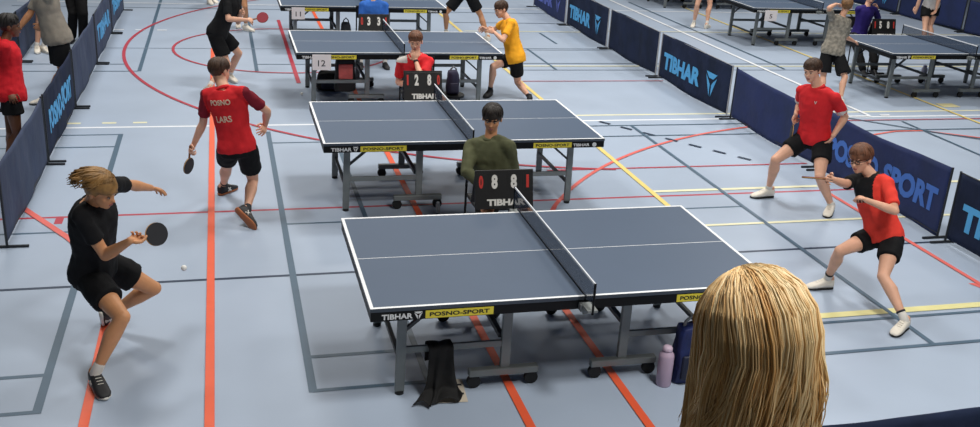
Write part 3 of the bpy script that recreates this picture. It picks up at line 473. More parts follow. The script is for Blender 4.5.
 'p18': dict(pel=(-4.415, 11.782, 0.9), nek=(-4.42, 11.8, 1.462), hed=(-4.422, 11.805, 1.64), shL=(-4.259, 11.686, 1.422), shR=(-4.58, 11.91, 1.413), elL=(-4.265, 11.689, 1.116), elR=(-4.576, 11.907, 1.107), wrL=(-4.269, 11.692, 0.853), wrR=(-4.573, 11.904, 0.843), hdL=(-4.271, 11.693, 0.755), hdR=(-4.572, 11.903, 0.745), hiL=(-4.335, 11.724, 0.898), hiR=(-4.495, 11.836, 0.892), knL=(-4.294, 11.561, 0.493), knR=(-4.456, 11.678, 0.485), anL=(-4.337, 11.64, 0.086), anR=(-4.521, 11.803, 0.092), toL=(-4.3, 11.45, 0.018), toR=(-4.548, 11.613, 0.019)),
 'p19': dict(pel=(-4.726, 11.096, 0.88), nek=(-4.72, 11.1, 1.417), hed=(-4.718, 11.101, 1.587), shL=(-4.555, 11.012, 1.373), shR=(-4.885, 11.187, 1.376), elL=(-4.56, 11.014, 1.08), elR=(-4.881, 11.185, 1.083), wrL=(-4.564, 11.016, 0.829), wrR=(-4.876, 11.183, 0.832), hdL=(-4.566, 11.017, 0.735), hdR=(-4.875, 11.182, 0.738), hiL=(-4.645, 11.052, 0.875), hiR=(-4.81, 11.14, 0.878), knL=(-4.736, 11.017, 0.469), knR=(-4.869, 11.077, 0.469), anL=(-4.824, 10.982, 0.079), anR=(-4.926, 11.017, 0.077), toL=(-4.71, 10.837, 0.018), toR=(-4.898, 10.834, 0.018)),
 'p20': dict(pel=(-2.501, 15.8, 0.893), nek=(-2.449, 15.8, 1.438), hed=(-2.433, 15.8, 1.611), shL=(-2.267, 15.837, 1.377), shR=(-2.64, 15.763, 1.412), elL=(-2.273, 15.836, 1.078), elR=(-2.636, 15.764, 1.113), wrL=(-2.279, 15.835, 0.82), wrR=(-2.633, 15.765, 0.855), hdL=(-2.281, 15.835, 0.725), hdR=(-2.632, 15.765, 0.76), hiL=(-2.407, 15.818, 0.884), hiR=(-2.594, 15.782, 0.901), knL=(-2.444, 15.847, 0.46), knR=(-2.482, 15.818, 0.492), anL=(-2.329, 15.971, 0.087), anR=(-2.407, 15.785, 0.091), toL=(-2.25, 15.801, 0.018), toR=(-2.352, 15.606, 0.018)),
 'p11': dict(hed=(-1.345, -4.056, 2.68), pel=(-1.388, -4.124, 1.96), nek=(-1.361, -4.081, 2.505), hiL=(-1.464, -4.076, 1.96), shL=(-1.492, -3.999, 2.42), knL=(-1.246, -3.728, 1.95), anL=(-1.246, -3.728, 1.55), toL=(-1.151, -3.576, 1.485), elL=(-1.461, -3.948, 2.15), wrL=(-1.301, -3.788, 2.12), hdL=(-1.242, -3.731, 2.12), hiR=(-1.311, -4.171, 1.96), shR=(-1.23, -4.163, 2.42), knR=(-1.094, -3.824, 1.95), anR=(-1.094, -3.824, 1.55), toR=(-0.998, -3.671, 1.485), elR=(-1.198, -4.113, 2.15), wrR=(-1.123, -3.9, 2.12), hdR=(-1.098, -3.821, 2.12)),
}
WHS = 1.08

# ------------------------------------------------------------------ people
def skin(h, n): return mat('skin_'+n, h, .5, var=.10, scale=14, spec=.4)
SK = dict(fair=skin('#E2AE92', 'fair'), tan=skin('#C98F68', 'tan'), brown=skin('#6E4833', 'brown'), warm=skin('#D69A6E', 'warm'))
lipm = mat('lips', '#A2605A', .5); eyew = mat('eye_white', '#A89C94', .4); eyed = mat('eye_dark', '#2B1D17', .3)
HAIR = dict(brown=mat('hair_brown', '#4A3120', .6, var=.45, scale=25), dark=mat('hair_dark', '#241A14', .6, var=.4, scale=25), black=mat('hair_black', '#15110F', .6, var=.3, scale=25), sandy=mat('hair_sandy', '#8A6540', .6, var=.5, scale=25), golden=mat('hair_golden', '#A67C45', .55, var=.55, scale=18), auburn=mat('hair_auburn', '#7A4E36', .6, var=.45, scale=25))
shoe_w = mat('shoe_white', '#E6DFD2', .6, var=.08, scale=30); shoe_k = mat('shoe_black', '#1D1E22', .6, var=.2, scale=30); sole_k = mat('sole_black', '#1A1A1A', .7); sole_w = mat('sole_white', '#DAD8D2', .6); sole_g = mat('sole_gum', '#A8643C', .6); sock_w = mat('sock_white', '#DDD9D2', .8); sock_k = mat('sock_black', '#222226', .8)
def cloth(n, h, **k): return mat('cloth_'+n, h, .85, var=k.pop('var', .18), scale=k.pop('scale', 7), bump=.35, bscale=12, spec=.25, **k)

class Fig: pass
def prep(J, H, look, face_tilt=0, roll=0):
    f = Fig(); f.J = {k: Vector(v) for k, v in J.items()}; f.H = H; j = f.J
    f.up = (j['nek']-j['pel']).normalized()
    hl_ = (j['hiL']-j['hiR']).normalized(); sl = (j['shL']-j['shR']).normalized()
    f.hl = (hl_-f.up*hl_.dot(f.up)).normalized(); f.sl = (sl-f.up*sl.dot(f.up)).normalized()
    f.hf = f.hl.cross(f.up).normalized(); f.sf = f.sl.cross(f.up).normalized()   # towards the front
    lk = Vector(look).normalized(); hu = ((j['hed']-j['nek']).normalized()*.35+Vector((0, 0, 1))).normalized()
    hu = (hu-lk*hu.dot(lk)).normalized(); f.ff = lk; f.fu = hu; f.fl = hu.cross(lk).normalized()
    if roll: R = Matrix.Rotation(roll, 3, lk); f.fu = R @ f.fu; f.fl = R @ f.fl
    return f
def torso_sections(f, e=0, lo=-.05, hi=1.0, wf=1):
    j, H = f.J, f.H; out = []
    prof = [(-.14, .088, .066, 0), (-.05, .098, .072, 0), (.05, .098, .072, 0), (.2, .086, .062, .002), (.35, .080, .056, .004), (.55, .088, .062, .006), (.72, .098, .068, .004), (.86, .100, .062, 0), (.95, .080, .048, -.003), (1.0, .052, .040, -.002)]
    for t, rx, ry, off in prof:
        if t < lo-1e-6 or t > hi+1e-6: continue
        u = min(max(t, 0), 1); s = f.hl.lerp(f.sl, u).normalized(); fr = f.hf.lerp(f.sf, u).normalized()
        c = j['pel'].lerp(j['nek'], t)+fr*(off*H)
        out.append((c, s, fr, rx*H*wf+e, ry*H*wf+e))
    return out
def loft(bm, secs, n=24, mi=0):
    rings = []
    for c, s, fr, rx, ry in secs: rings.append([c+s*(rx*math.copysign(abs(math.cos(t))**.85, math.cos(t)))+fr*(ry*math.copysign(abs(math.sin(t))**.9, math.sin(t))) for t in (2*PI*i/n for i in range(n))])
    ring_loft(bm, rings, mi)
def P3(f, r, u, l): return f.J['hed']+f.ff*(r*f.hs)+f.fu*(u*f.hs)+f.fl*(l*f.hs)
def head_parts(bm, f):
    hs = f.hs; ax = (f.fl, f.ff, f.fu)
    E = lambda r, u, l, rl, rf, ru, **k: ellipsoid(bm, P3(f, r, u, l), (rl*hs, rf*hs, ru*hs), ax, 20, 14)
    E(-.012, .022, 0, .076, .094, .088); E(.028, -.030, 0, .062, .064, .070); E(.040, -.068, 0, .046, .046, .040); E(.066, -.086, 0, .024, .022, .020)
    E(.082, -.006, 0, .012, .016, .022); E(.098, -.024, 0, .013, .018, .011); E(.070, .026, 0, .052, .022, .016)
    for s in (-1, 1): E(.055, -.025, s*.036, .022, .022, .022); E(-.008, -.010, s*.079, .008, .018, .030)
    E(.083, -.054, 0, .022, .012, .009)
    return bm
def face_bits(f):
    bm = bmesh.new(); ax = (f.fl, f.ff, f.fu); hs = f.hs
    for s in (-1, 1):
        ellipsoid(bm, P3(f, .080, .004, s*.030), (.011*hs, .008*hs, .0048*hs), ax, 12, 8, 2); ellipsoid(bm, P3(f, .0865, .004, s*.030), (.0062*hs, .0045*hs, .0052*hs), ax, 10, 8, 3)
        tube(bm, [P3(f, .088, .026, s*.014), P3(f, .090, .029, s*.030), P3(f, .080, .025, s*.046)], [.003*hs, .0042*hs, .002*hs], 6, mi=4)
        ellipsoid(bm, P3(f, .092, -.053 if s > 0 else -.060, 0), (.019*hs, .006*hs, .004*hs), ax, 12, 6, 1)
    return bm
def hand_mesh(f, q, curl=.5, voxel=.0042, spread=1.0, pn=None):
    """q 'L' / 'R'; palm + five fingers, curl 0 flat .. 1 fist"""
    j, H = f.J, f.H; k = H/1.75; w = j['wr'+q]; d = (j['hd'+q]-w).normalized(); fa = (w-j['el'+q]).normalized()
    if pn is None:
        pn = (f.sl if q == 'R' else -f.sl)+Vector((0, 0, -.3))     # palm faces the body
    pn = Vector(pn); pn = (pn-d*pn.dot(d)).normalized(); s = d.cross(pn).normalized()                     # s across the palm
    th = s if (s.dot(f.sf)+s.z*.5) > 0 else -s          # thumb side: forwards / upwards
    bm = bmesh.new(); pc = w+d*.045*k
    ellipsoid(bm, pc, (.041*k, .052*k, .016*k), (s, d, pn), 16, 12); tube(bm, [w-fa*.02, w+d*.02*k], [.024*k, .024*k], 12, .75, side=s)
    ln = (.068, .078, .074, .058)
    for i in range(4):
        o = (1.5-i)*.0205*k*spread; root = w+d*(.072-.004*abs(i-1.2))*k+th*o; a = 0; p = root-d*.02*k; pts = [p, root]; seg = ln[i]*k
        for t, fr in ((.45, .9), (.3, 1.1), (.25, .8)):
            a += curl*fr*1.1; dirv = d*math.cos(a)+pn*math.sin(a); p = pts[-1]+dirv*seg*t+th*(.0015*(1.5-i)*spread); pts.append(p)
        tube(bm, pts, [.0095*k, .0092*k, .0085*k, .0078*k, .0066*k], 8)
    r0 = w+d*.018*k+th*.026*k; r1 = r0+(d*.55+th*.75+pn*.25).normalized()*.035*k; r2 = r1+(d*.85+th*.3+pn*(.3+.6*curl)).normalized()*.030*k; r3 = r2+(d*.8-th*.2*curl+pn*(.3+.6*curl)).normalized()*.024*k
    tube(bm, [r0, r1, r2, r3], [.014*k, .0115*k, .0098*k, .008*k], 8)
    return remesh(bm, voxel*k, 2, .4)
def grip_point(f, q): return f.J['wr'+q]+(f.J['hd'+q]-f.J['wr'+q]).normalized()*.075*f.H/1.75

def make_body(f, vox, skinm, brow, thin=1.0, curls=(.45, .45), pns=(None, None), hand_vox=.0045):
    j, H = f.J, f.H; bm = bmesh.new(); k = H*thin; f.hs = .86+.14*(H/1.75)
    loft(bm, torso_sections(f, 0, -.14, 1.0, thin))
    for q in 'LR':
        s = f.hl if q == 'L' else -f.hl; hp, kn, an, to = j['hi'+q], j['kn'+q], j['an'+q], j['to'+q]
        td = (kn-hp).normalized(); sd = (an-kn).normalized(); kf = (td-sd)                                  # knee points this way
        kf = kf.normalized() if kf.length > .15 else f.hf
        tube(bm, [hp, hp.lerp(kn, .25), hp.lerp(kn, .6), hp.lerp(kn, .9), kn], [.052*k, .051*k, .042*k, .033*k, .031*k], 16)
        calf = kn.lerp(an, .3)-kf*.008*H
        tube(bm, [kn+kf*.003*H, kn.lerp(an, .12), calf, kn.lerp(an, .6)-kf*.003*H, kn.lerp(an, .86), an], [.030*k, .0305*k, .0345*k, .026*k, .0195*k, .020*k], 16)
        ft = foot_frame(f, q); fo, n_ = ft[1], ft[2]
        tube(bm, [an-fo*.02*H+n_*.0, an+fo*.025*H-n_*.022*H, an+fo*.065*H-n_*.036*H], [.019*H, .013*H, .006*H], 12)
        sh, el, wr = j['sh'+q], j['el'+q], j['wr'+q]
        tube(bm, [j['nek'].lerp(sh, .25)-f.up*.02*H, sh], [.030*k, .031*k], 14); tube(bm, [sh, sh.lerp(el, .4), sh.lerp(el, .85), el], [.0315*k, .0275*k, .0225*k, .0225*k], 14)
        tube(bm, [el, el.lerp(wr, .25), el.lerp(wr, .65), wr], [.0225*k, .0245*k, .0185*k, .0145*k], 14)
    tube(bm, [j['nek']-f.up*.03*H, j['nek'], j['hed']-f.fu*.05*f.hs-f.ff*.01*f.hs], [.040*k, .033*k, .031*k], 16)
    head_parts(bm, f); me = remesh(bm, vox, 3, .45)
    for q, c, pn in (('L', curls[0], pns[0]), ('R', curls[1], pns[1])): me = join_mesh(me, hand_mesh(f, q, c, hand_vox, 1.0, pn))
    bm = face_bits(f); t = bpy.data.meshes.new('t'); bm.to_mesh(t); bm.free(); me = join_mesh(me, t); return me
def foot_frame(f, q):
    j = f.J; an, to, kn = j['an'+q], j['to'+q], j['kn'+q]; v = (to-an).normalized(); sh = (kn-an).normalized(); lat = v.cross(sh)
    if lat.length < .1: lat = f.hl.copy()
    lat.normalize(); fo = Matrix.Rotation(math.radians(21), 3, lat) @ v
    if abs(to.z-.018) < .02 and abs(an.z-.05*f.H) < .03:            # flat on the floor
        fo = Vector((v.x, v.y, 0)).normalized(); lat = fo.cross(Vector((0, 0, 1)))
    n = lat.cross(fo).normalized(); return an, fo, n, lat
def shoe(f, q, upper, sole, root, base, sock=None, stripe=None, sock_h=.05):
    an, fo, n, lat = foot_frame(f, q); k = f.H/1.75; zs = -.086*k
    a0 = an+n*0
    if abs(fo.z) < .01: a0 = Vector((an.x, an.y, .088*k))
    def sec(x, w, h0, h1): return [a0+fo*(x*k)+lat*(w*k*math.copysign(abs(math.cos(t))**.8, math.cos(t)))+n*((h0+h1)/2*k+(h1-h0)/2*k*math.copysign(abs(math.sin(t))**.8, math.sin(t))) for t in (2*PI*i/18 for i in range(18))]
    b = bmesh.new(); ring_loft(b, [sec(-.068, .016, -.06, -.02), sec(-.060, .033, -.074, .022), (sec(-.02, .040, -.074, .026)), sec(.03, .041, -.074, .018), sec(.07, .045, -.074, -.004), sec(.12, .047, -.074, -.024), sec(.16, .045, -.074, -.038), sec(.187, .034, -.074, -.048), sec(.198, .015, -.072, -.060)])
    s = obj('shoe', b, upper, root, True, base)
    b = bmesh.new(); ring_loft(b, [sec(-.072, .014, -.088, -.066), sec(-.06, .034, -.088, -.062), sec(0, .037, -.088, -.064), sec(.06, .042, -.088, -.066), (sec(.13, .049, -.088, -.066)), sec(.175, .041, -.087, -.064), sec(.205, .012, -.082, -.066)]); obj('sole', b, sole, s, True, base)
    b = bmesh.new()
    for i in range(4): x = .035+i*.022; bar(b, a0+fo*x*k+lat*.018*k+n*(.016-.010*i)*k, a0+fo*(x+.004)*k-lat*.018*k+n*(.016-.010*i)*k, .004, .004)
    obj('laces', b, stripe or upper, s, False, base)
    if stripe:
        for sd in (-1, 1):
            b2_ = bmesh.new(); bar(b2_, a0+fo*.02*k+lat*sd*.041*k+n*-.02*k, a0+fo*.06*k+lat*sd*.044*k+n*-.06*k, .006, .014, mi=0); bar(b2_, a0+fo*.055*k+lat*sd*.042*k+n*-.025*k, a0+fo*.02*k+lat*sd*.041*k+n*-.06*k, .006, .010, mi=0); obj('shoe_stripe', b2_, stripe, s, False, base)

    if sock:
        kn = f.J['kn'+q]; d = (kn-an).normalized(); b = bmesh.new(); tube(b, [a0+n*-.02*k, a0+n*.012*k, an+d*sock_h*k, an+d*(sock_h+.012)*k], [.034*k, .036*k, .037*k, .035*k], 14); obj('sock', b, sock, root, True, base)
def wrinkle(me, amp, sc, seed):
    for v in me.vertices:
        p = v.co*sc+Vector((seed*3.1, 0, 0)); n = noise.noise(Vector((p.x*1.6, p.y*1.6, p.z*.8)))+.5*noise.noise(p*2.3); v.co += v.normal*(amp*n)
def shirt(f, m, root, base, vox=.011, e=.016, sleeve=.62, hem=-.10, seed=1, zones=None, collar=None, thin=1.0, long=False, flare=.010, boxy=0):
    j, H = f.J, f.H; bm = bmesh.new(); secs = torso_sections(f, e, hem, 1.0, thin)
    secs = [(c, s, fr, rx+boxy*(1 if i < 5 else .3), ry+boxy*(1 if i < 5 else .3)) for i, (c, s, fr, rx, ry) in enumerate(secs)]
    loft(bm, secs)
    for q in 'LR':
        sh, el, wr = j['sh'+q], j['el'+q], j['wr'+q]
        tube(bm, [j['nek'].lerp(sh, .22)-f.up*.012*H, sh], [.032*H*thin+e*.4, .0315*H*thin+e*.5], 14)
        if long:
            tube(bm, [sh, sh.lerp(el, .5), el, el.lerp(wr, .5), el.lerp(wr, .93)], [.032*H*thin+e*.6, .029*H*thin+e*.6, .027*H*thin+e*.6, .025*H*thin+e*.4, .020*H*thin+e*.4], 14)
        else:
            end = sh.lerp(el, sleeve); d = (el-sh).normalized(); r1 = .0265*H*thin+e*.5+flare*.6
            x, y, _ = frame_of(d); n = 16; R = [(sh-d*.01, .028*H*thin+e*.5), (sh.lerp(el, sleeve*.5), .0285*H*thin+e*.5+flare*.3), (end, r1), (end+d*.003, r1*.96)]
            ring_loft(bm, [[p+x*(r*math.cos(2*PI*i/n))+y*(r*math.sin(2*PI*i/n)) for i in range(n)] for p, r in R])
    tube(bm, [j['nek']-f.up*.04*H, j['nek']-f.up*.018*H], [.046*H*thin, .040*H*thin], 16)
    me = remesh(bm, vox, 1, .5); wrinkle(me, .008, 9, seed)
    ms = m if isinstance(m, (list, tuple)) else [m]
    o = obj('shirt', me, ms, root, True, base)
    if zones:
        B = Vector(base)
        for p in o.data.polygons: p.material_index = zones(f, p.center+B)
    if collar:
        b = bmesh.new(); ax = (j['hed']-j['nek']).normalized(); c = j['nek']-ax*.002-f.up*.01; x, y, _ = frame_of(ax); n = 20; rr = .043*H*thin
        ring_loft(b, [[c+ax*h+x*(r*math.cos(2*PI*i/n))+y*(r*math.sin(2*PI*i/n)) for i in range(n)] for h, r in ((-.012, rr*.98), (-.010, rr*1.1), (.016, rr*1.0), (.018, rr*.9))]); obj('collar', b, collar, o, True, base)
    return o
def shorts(f, m, root, base, vox=.011, e=.014, ln=.62, seed=2, flare=.022, thin=1.0, top=.12, long=False):
    j, H = f.J, f.H; bm = bmesh.new()
    s = torso_sections(f, e, -.14, .06, thin)+[(j['pel'].lerp(j['nek'], top), f.hl, f.hf, .09*H*thin+e, .066*H*thin+e)]; loft(bm, s)
    for q in 'LR':
        hp, kn, an = j['hi'+q], j['kn'+q], j['an'+q]; d = (kn-hp).normalized()
        if long: tube(bm, [hp, hp.lerp(kn, .5), kn, kn.lerp(an, .5), kn.lerp(an, .95)], [.058*H*thin+e*.5, .05*H*thin+e*.7, .040*H*thin+e*.7, .038*H+e*.6, .034*H+e*.6], 16); continue
        x, y, _ = frame_of(d); n = 18; r0 = .054*H*thin+e*.6; R = [(hp-d*.02, r0*.9), (hp, r0), (hp.lerp(kn, ln*.5), .050*H*thin+e+flare*.4), (hp.lerp(kn, ln), .044*H*thin+e+flare), (hp.lerp(kn, ln)+d*.003, (.044*H*thin+e+flare)*.95)]
        ring_loft(bm, [[p+x*(r*math.cos(2*PI*i/n))+y*(r*math.sin(2*PI*i/n)) for i in range(n)] for p, r in R])
    me = remesh(bm, vox, 2, .5); wrinkle(me, .006, 9, seed); return obj('trousers' if long else 'shorts', me, m, root, True, base)
def hair(f, m, root, base, n=90, seed=1, thick=1.0, fringe=.028, back=-.055, flow=None, ln=1.0):
    rnd = random.Random(seed); hs = f.hs; bm = bmesh.new(); ax = (f.fl, f.ff, f.fu)
    q = bmesh.ops.create_uvsphere(bm, u_segments=36, v_segments=24, radius=1)
    for v in q['verts']:
        l, r, u = v.co.x*.083, v.co.y*.102, v.co.z*.094; rr, uu = r-.014, u+.026; k = 1.0
        lim = fringe if rr > .03 else (fringe+(back-fringe)*min(1, (.03-rr)/.07))
        if abs(l) > .06 and -.03 < rr < .03: lim = -.005+(.0 if rr > 0 else back*.3)
        if uu < lim: k = max(.55, 1-(lim-uu)*14)
        nz = 1+.05*noise.noise(Vector((l, r, u))*40+Vector((seed, 0, 0)))
        v.co = P3(f, (rr+.0)*k*nz*thick, (uu-.01)*k*nz*thick+.01, l*k*nz*thick)
    for i in range(n):
        a = rnd.uniform(0, 2*PI); end = rnd.uniform(.85, 1.05); fr = math.cos(a)                                      # a = 0 towards the face
        mx = (1.12 if fr > .5 else 1.5 if fr > -.3 else 1.95)*end; st_ = rnd.uniform(.05, .55); pts = []; K = 6; tw = rnd.uniform(-.25, .25)
        for t in range(K):
            ph = st_+(mx-st_)*t/(K-1); aa = a+tw*t/(K-1); lift = (1.03+.035*math.sin(PI*t/(K-1))+rnd.uniform(-.008, .012))*thick
            pts.append(P3(f, .102*lift*math.sin(ph)*math.cos(aa)-.014, .094*lift*math.cos(ph)+.026, .083*lift*math.sin(ph)*math.sin(aa)))
        if flow is not None:
            fv = Vector(flow)
            for t in range(K): pts[t] = pts[t]+fv*((t/(K-1))**1.5)*rnd.uniform(.5, 1.1)
        w = rnd.uniform(.009, .015)*hs; tube(bm, pts, [w*.5, w, w, w*.9, w*.7, w*.25], 6, .5)
    return obj('hair', bm, m, root, True, base)

def person(key, look, H, skn, hairm, label, top, bottom, shoes, lod=0, curls=(.45, .45), pns=(None, None), roll=0, thin=.95, hair_kw=None, top_kw=None, bot_kw=None, sock=sock_w, stripe=None, soles=None, group=None, sock_h=.05):
    f = prep(JOINTS[key], H, look, roll=roll); base = (f.J['pel'].x, f.J['pel'].y, 0)
    root = thing('person', label, 'person', base, 0, group); vox = (.007, .010, .014)[lod]; cv = (.010, .013, .017)[lod]
    me = make_body(f, vox, skn, hairm, thin, curls, pns, (.004, .0055, .008)[lod]); body = obj('body', me, [skn, lipm, eyew, eyed, hairm], root, True, base)
    f.root, f.base = root, base
    if hairm and hair_kw != 'none': hair(f, hairm, root, base, **(hair_kw or {}))
    f.shirt = shirt(f, top, root, base, cv, thin=thin, **(top_kw or {}))
    f.shorts = shorts(f, bottom, root, base, cv, thin=thin, **(bot_kw or {}))
    for q in 'LR': shoe(f, q, shoes, soles or sole_k, root, base, sock, stripe, sock_h)
    return f
def on_shirt(f, name, body, w, h, center, xdir, n, m, bold=.02):
    """letters printed on the shirt: projected on the cloth from outside"""
    n = Vector(n).normalized(); x = Vector(xdir); x = (x-n*x.dot(n)).normalized(); y = n.cross(x)
    bm = bmesh.new(); bm.from_mesh(f.shirt.data); bvh = BVHTree.FromBMesh(bm); bm.free(); B = Vector(f.base)
    me = text_mesh(body, w, h, plane_m(Vector(center)-B+n*.3, x, y), bold=bold, thick=.002, cut=.02)
    for v in me.vertices:
        hit = bvh.ray_cast(v.co, -n); e = v.co.dot(n)-(Vector(center)-B+n*.3).dot(n)
        if hit[0] is not None: v.co = hit[0]+n*(.003+e)
    return obj(name, me, m, f.shirt)

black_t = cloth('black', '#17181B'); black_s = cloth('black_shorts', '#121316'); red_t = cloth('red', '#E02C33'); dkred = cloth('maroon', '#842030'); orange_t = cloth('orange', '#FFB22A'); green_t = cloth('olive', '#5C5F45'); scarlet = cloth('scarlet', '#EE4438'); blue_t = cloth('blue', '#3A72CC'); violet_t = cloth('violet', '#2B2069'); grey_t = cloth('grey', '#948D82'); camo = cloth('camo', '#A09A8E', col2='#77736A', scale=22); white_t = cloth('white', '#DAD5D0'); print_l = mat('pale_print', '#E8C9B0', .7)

# player in black, lunging, left
f = person('p1', (.80, -.45, -.42), 1.74, SK['warm'], HAIR['golden'], 'player in black shirt and shorts lunging at left, brown-blond hair flying', black_t, black_s, shoe_k, 0, curls=(.25, 1.0), pns=((0, -.2, -1), None),
           roll=0, hair_kw=dict(flow=(-.085, .02, .03), n=170, thick=1.08, seed=4), top_kw=dict(sleeve=.62, seed=11, boxy=.010, flare=.008), bot_kw=dict(ln=.60, seed=5, flare=.016), stripe=mat('shoe_stripe', '#D8D6CC', .5), soles=sole_w, sock_h=.06)
gp = grip_point(f, 'R'); racket(gp, (.42, .32, -.02), (.62, -.72, .30), mat('racket_black2', '#2A2B30', .7), 'black racket held by the player in black at left')
# player in red seen from behind
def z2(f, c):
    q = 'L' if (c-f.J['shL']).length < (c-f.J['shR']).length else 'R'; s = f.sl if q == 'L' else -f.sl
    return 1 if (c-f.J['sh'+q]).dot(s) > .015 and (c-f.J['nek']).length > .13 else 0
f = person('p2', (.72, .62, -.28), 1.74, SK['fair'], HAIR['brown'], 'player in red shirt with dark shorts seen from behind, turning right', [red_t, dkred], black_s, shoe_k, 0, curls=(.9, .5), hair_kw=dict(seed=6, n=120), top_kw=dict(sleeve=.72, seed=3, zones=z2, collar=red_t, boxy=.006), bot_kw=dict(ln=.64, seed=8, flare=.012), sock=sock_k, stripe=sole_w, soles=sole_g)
bk = -f.sf; mid = f.J['pel'].lerp(f.J['nek'], .72); on_shirt(f, 'sponsor_print', 'POSNO', .20, .05, mid+f.up*.055, -f.sl*-1 if False else f.sl*-1, bk, print_l, .03); on_shirt(f, 'name_print', 'LARS', .15, .06, mid-f.up*.10, -f.sl, bk, print_l, .02)
racket(grip_point(f, 'L')+Vector((0, 0, -.0)), (-.12, .1, -1), (.85, -.55, 0), mat('racket_black2', '#2A2B30', .7), 'black racket hanging from the left hand of the player seen from behind')
# player in black, far
f = person('p3', (.9, .1, -.3), 1.72, SK['fair'], HAIR['dark'], 'player in black shirt and shorts bending with a red racket at the far left table', black_t, black_s, shoe_w, 1, curls=(.6, .9), top_kw=dict(sleeve=.8, boxy=.01), bot_kw=dict(ln=.72), soles=sole_w)
racket(grip_point(f, 'R'), (.95, -.1, .22), (.1, -.8, .6), mat('racket_red', '#8E2233', .6), 'dark red racket held out by the far player in black')
f = person('p3b', (1, -.1, -.2), 1.74, SK['tan'], HAIR['brown'], 'far player at top edge, mostly out of frame, bare legs and white shoes', white_t, black_s, shoe_w, 2, curls=(.5, .9), bot_kw=dict(ln=.5), soles=sole_w)
racket(grip_point(f, 'R'), (.9, -.2, .2), (.1, -.8, .6), mat('racket_red', '#8E2233', .6), 'black racket at the top edge above the red racket')
# umpires
f = person('p4', (-.32, -.9, -.25), 1.70, SK['tan'], HAIR['dark'], 'umpire with dark hair in an olive green sweater seated behind the front table', green_t, cloth('grey_shorts', '#3F4140'), shoe_k, 0, curls=(.5, .5), hair_kw=dict(seed=9, n=130, thick=1.04, fringe=.012), top_kw=dict(long=True, seed=13, collar=green_t, e=.024, boxy=.012), bot_kw=dict(ln=.72))
chair(.12, 2.66, 'black chair under the umpire in olive green')
scoreboard(.045, 2.08, .575, '0881', 'score board showing 8 and 8 in front of the umpire in green', w=.50, h=.325)
f = person('p5', (-.25, -.93, -.25), 1.72, SK['fair'], HAIR['auburn'], 'umpire in a red shirt seated with a hand at the mouth', [red_t, white_t], black_s, shoe_k, 0, curls=(.35, .5), pns=((0, 1, .1), None), hair_kw=dict(seed=12, n=120), top_kw=dict(seed=17, sleeve=.7, zones=lambda f, c: 1 if (c-f.J['shR'].lerp(f.J['nek'], .15)).length < .085 and c.z > f.J['shR'].z+.005 else 0))
b = bmesh.new(); ww = f.J['wrL']; dd = (f.J['elL']-ww).normalized(); cyl(b, ww+dd*.005, ww+dd*.03, .031, 14); obj('wristwatch', b, seat_b, f.root, True, f.base)
chair(.17, 6.50, 'black chair under the umpire in red'); scoreboard(.10, 5.90, .50, '1280', 'score board showing 2 and 8 in front of the umpire in red', w=.46, h=.36)
f = person('p6', (-.2, -.9, -.3), 1.60, SK['fair'], HAIR['brown'], 'umpire in a blue shirt at the top edge behind the third table', blue_t, black_s, shoe_k, 1, top_kw=dict(seed=19, e=.02))
chair(.12, 10.36, 'black chair under the umpire in blue'); scoreboard(.08, 9.76, .50, '0331', 'score board showing 3 and 3 in front of the umpire in blue', w=.46, h=.36)
# yellow shirt
f = person('p7', (-.9, -.25, -.35), 1.66, SK['fair'], HAIR['brown'], 'player in an orange-yellow shirt leaning with hands on the third table', orange_t, black_s, shoe_k, 1, curls=(.4, .35), hair_kw=dict(seed=14), top_kw=dict(sleeve=.7, seed=23, boxy=.016, hem=-.14), bot_kw=dict(ln=.64, flare=.012, top=.2), sock=sock_k)
f = person('p8', (-.9, -.2, -.2), 1.74, SK['tan'], HAIR['brown'], 'far player in black shorts, legs apart, right of the number 11 table', black_t, black_s, shoe_w, 1, bot_kw=dict(ln=.72), soles=sole_w)
# red shirt right
def z9(f, c):
    for q in 'LR':
        e = f.J['sh'+q].lerp(f.J['el'+q], .62)
        if (c-e).length < .062 and (c-e).dot((f.J['el'+q]-f.J['sh'+q]).normalized()) > -.035: return 1
    return 0
f = person('p9', (-.80, -.50, -.22), 1.76, SK['fair'], HAIR['brown'], 'player in red polo and black shorts at right, behind the one with glasses', [red_t, white_t], black_s, shoe_w, 0, curls=(.5, .9), hair_kw=dict(seed=15, n=130), top_kw=dict(sleeve=.72, seed=29, zones=z9, collar=red_t, boxy=.008), bot_kw=dict(ln=.56, seed=9, flare=.012), sock_h=.03)
on_shirt(f, 'chest_print', 'V', .03, .03, f.J['pel'].lerp(f.J['nek'], .78)+f.sl*.06, f.sl, f.sf, white_t); 
racket(grip_point(f, 'R'), (-.10, -.1, -1), (.9, -.4, 0), mat('racket_black2', '#2A2B30', .7), 'black racket held low by the player in red polo at right')
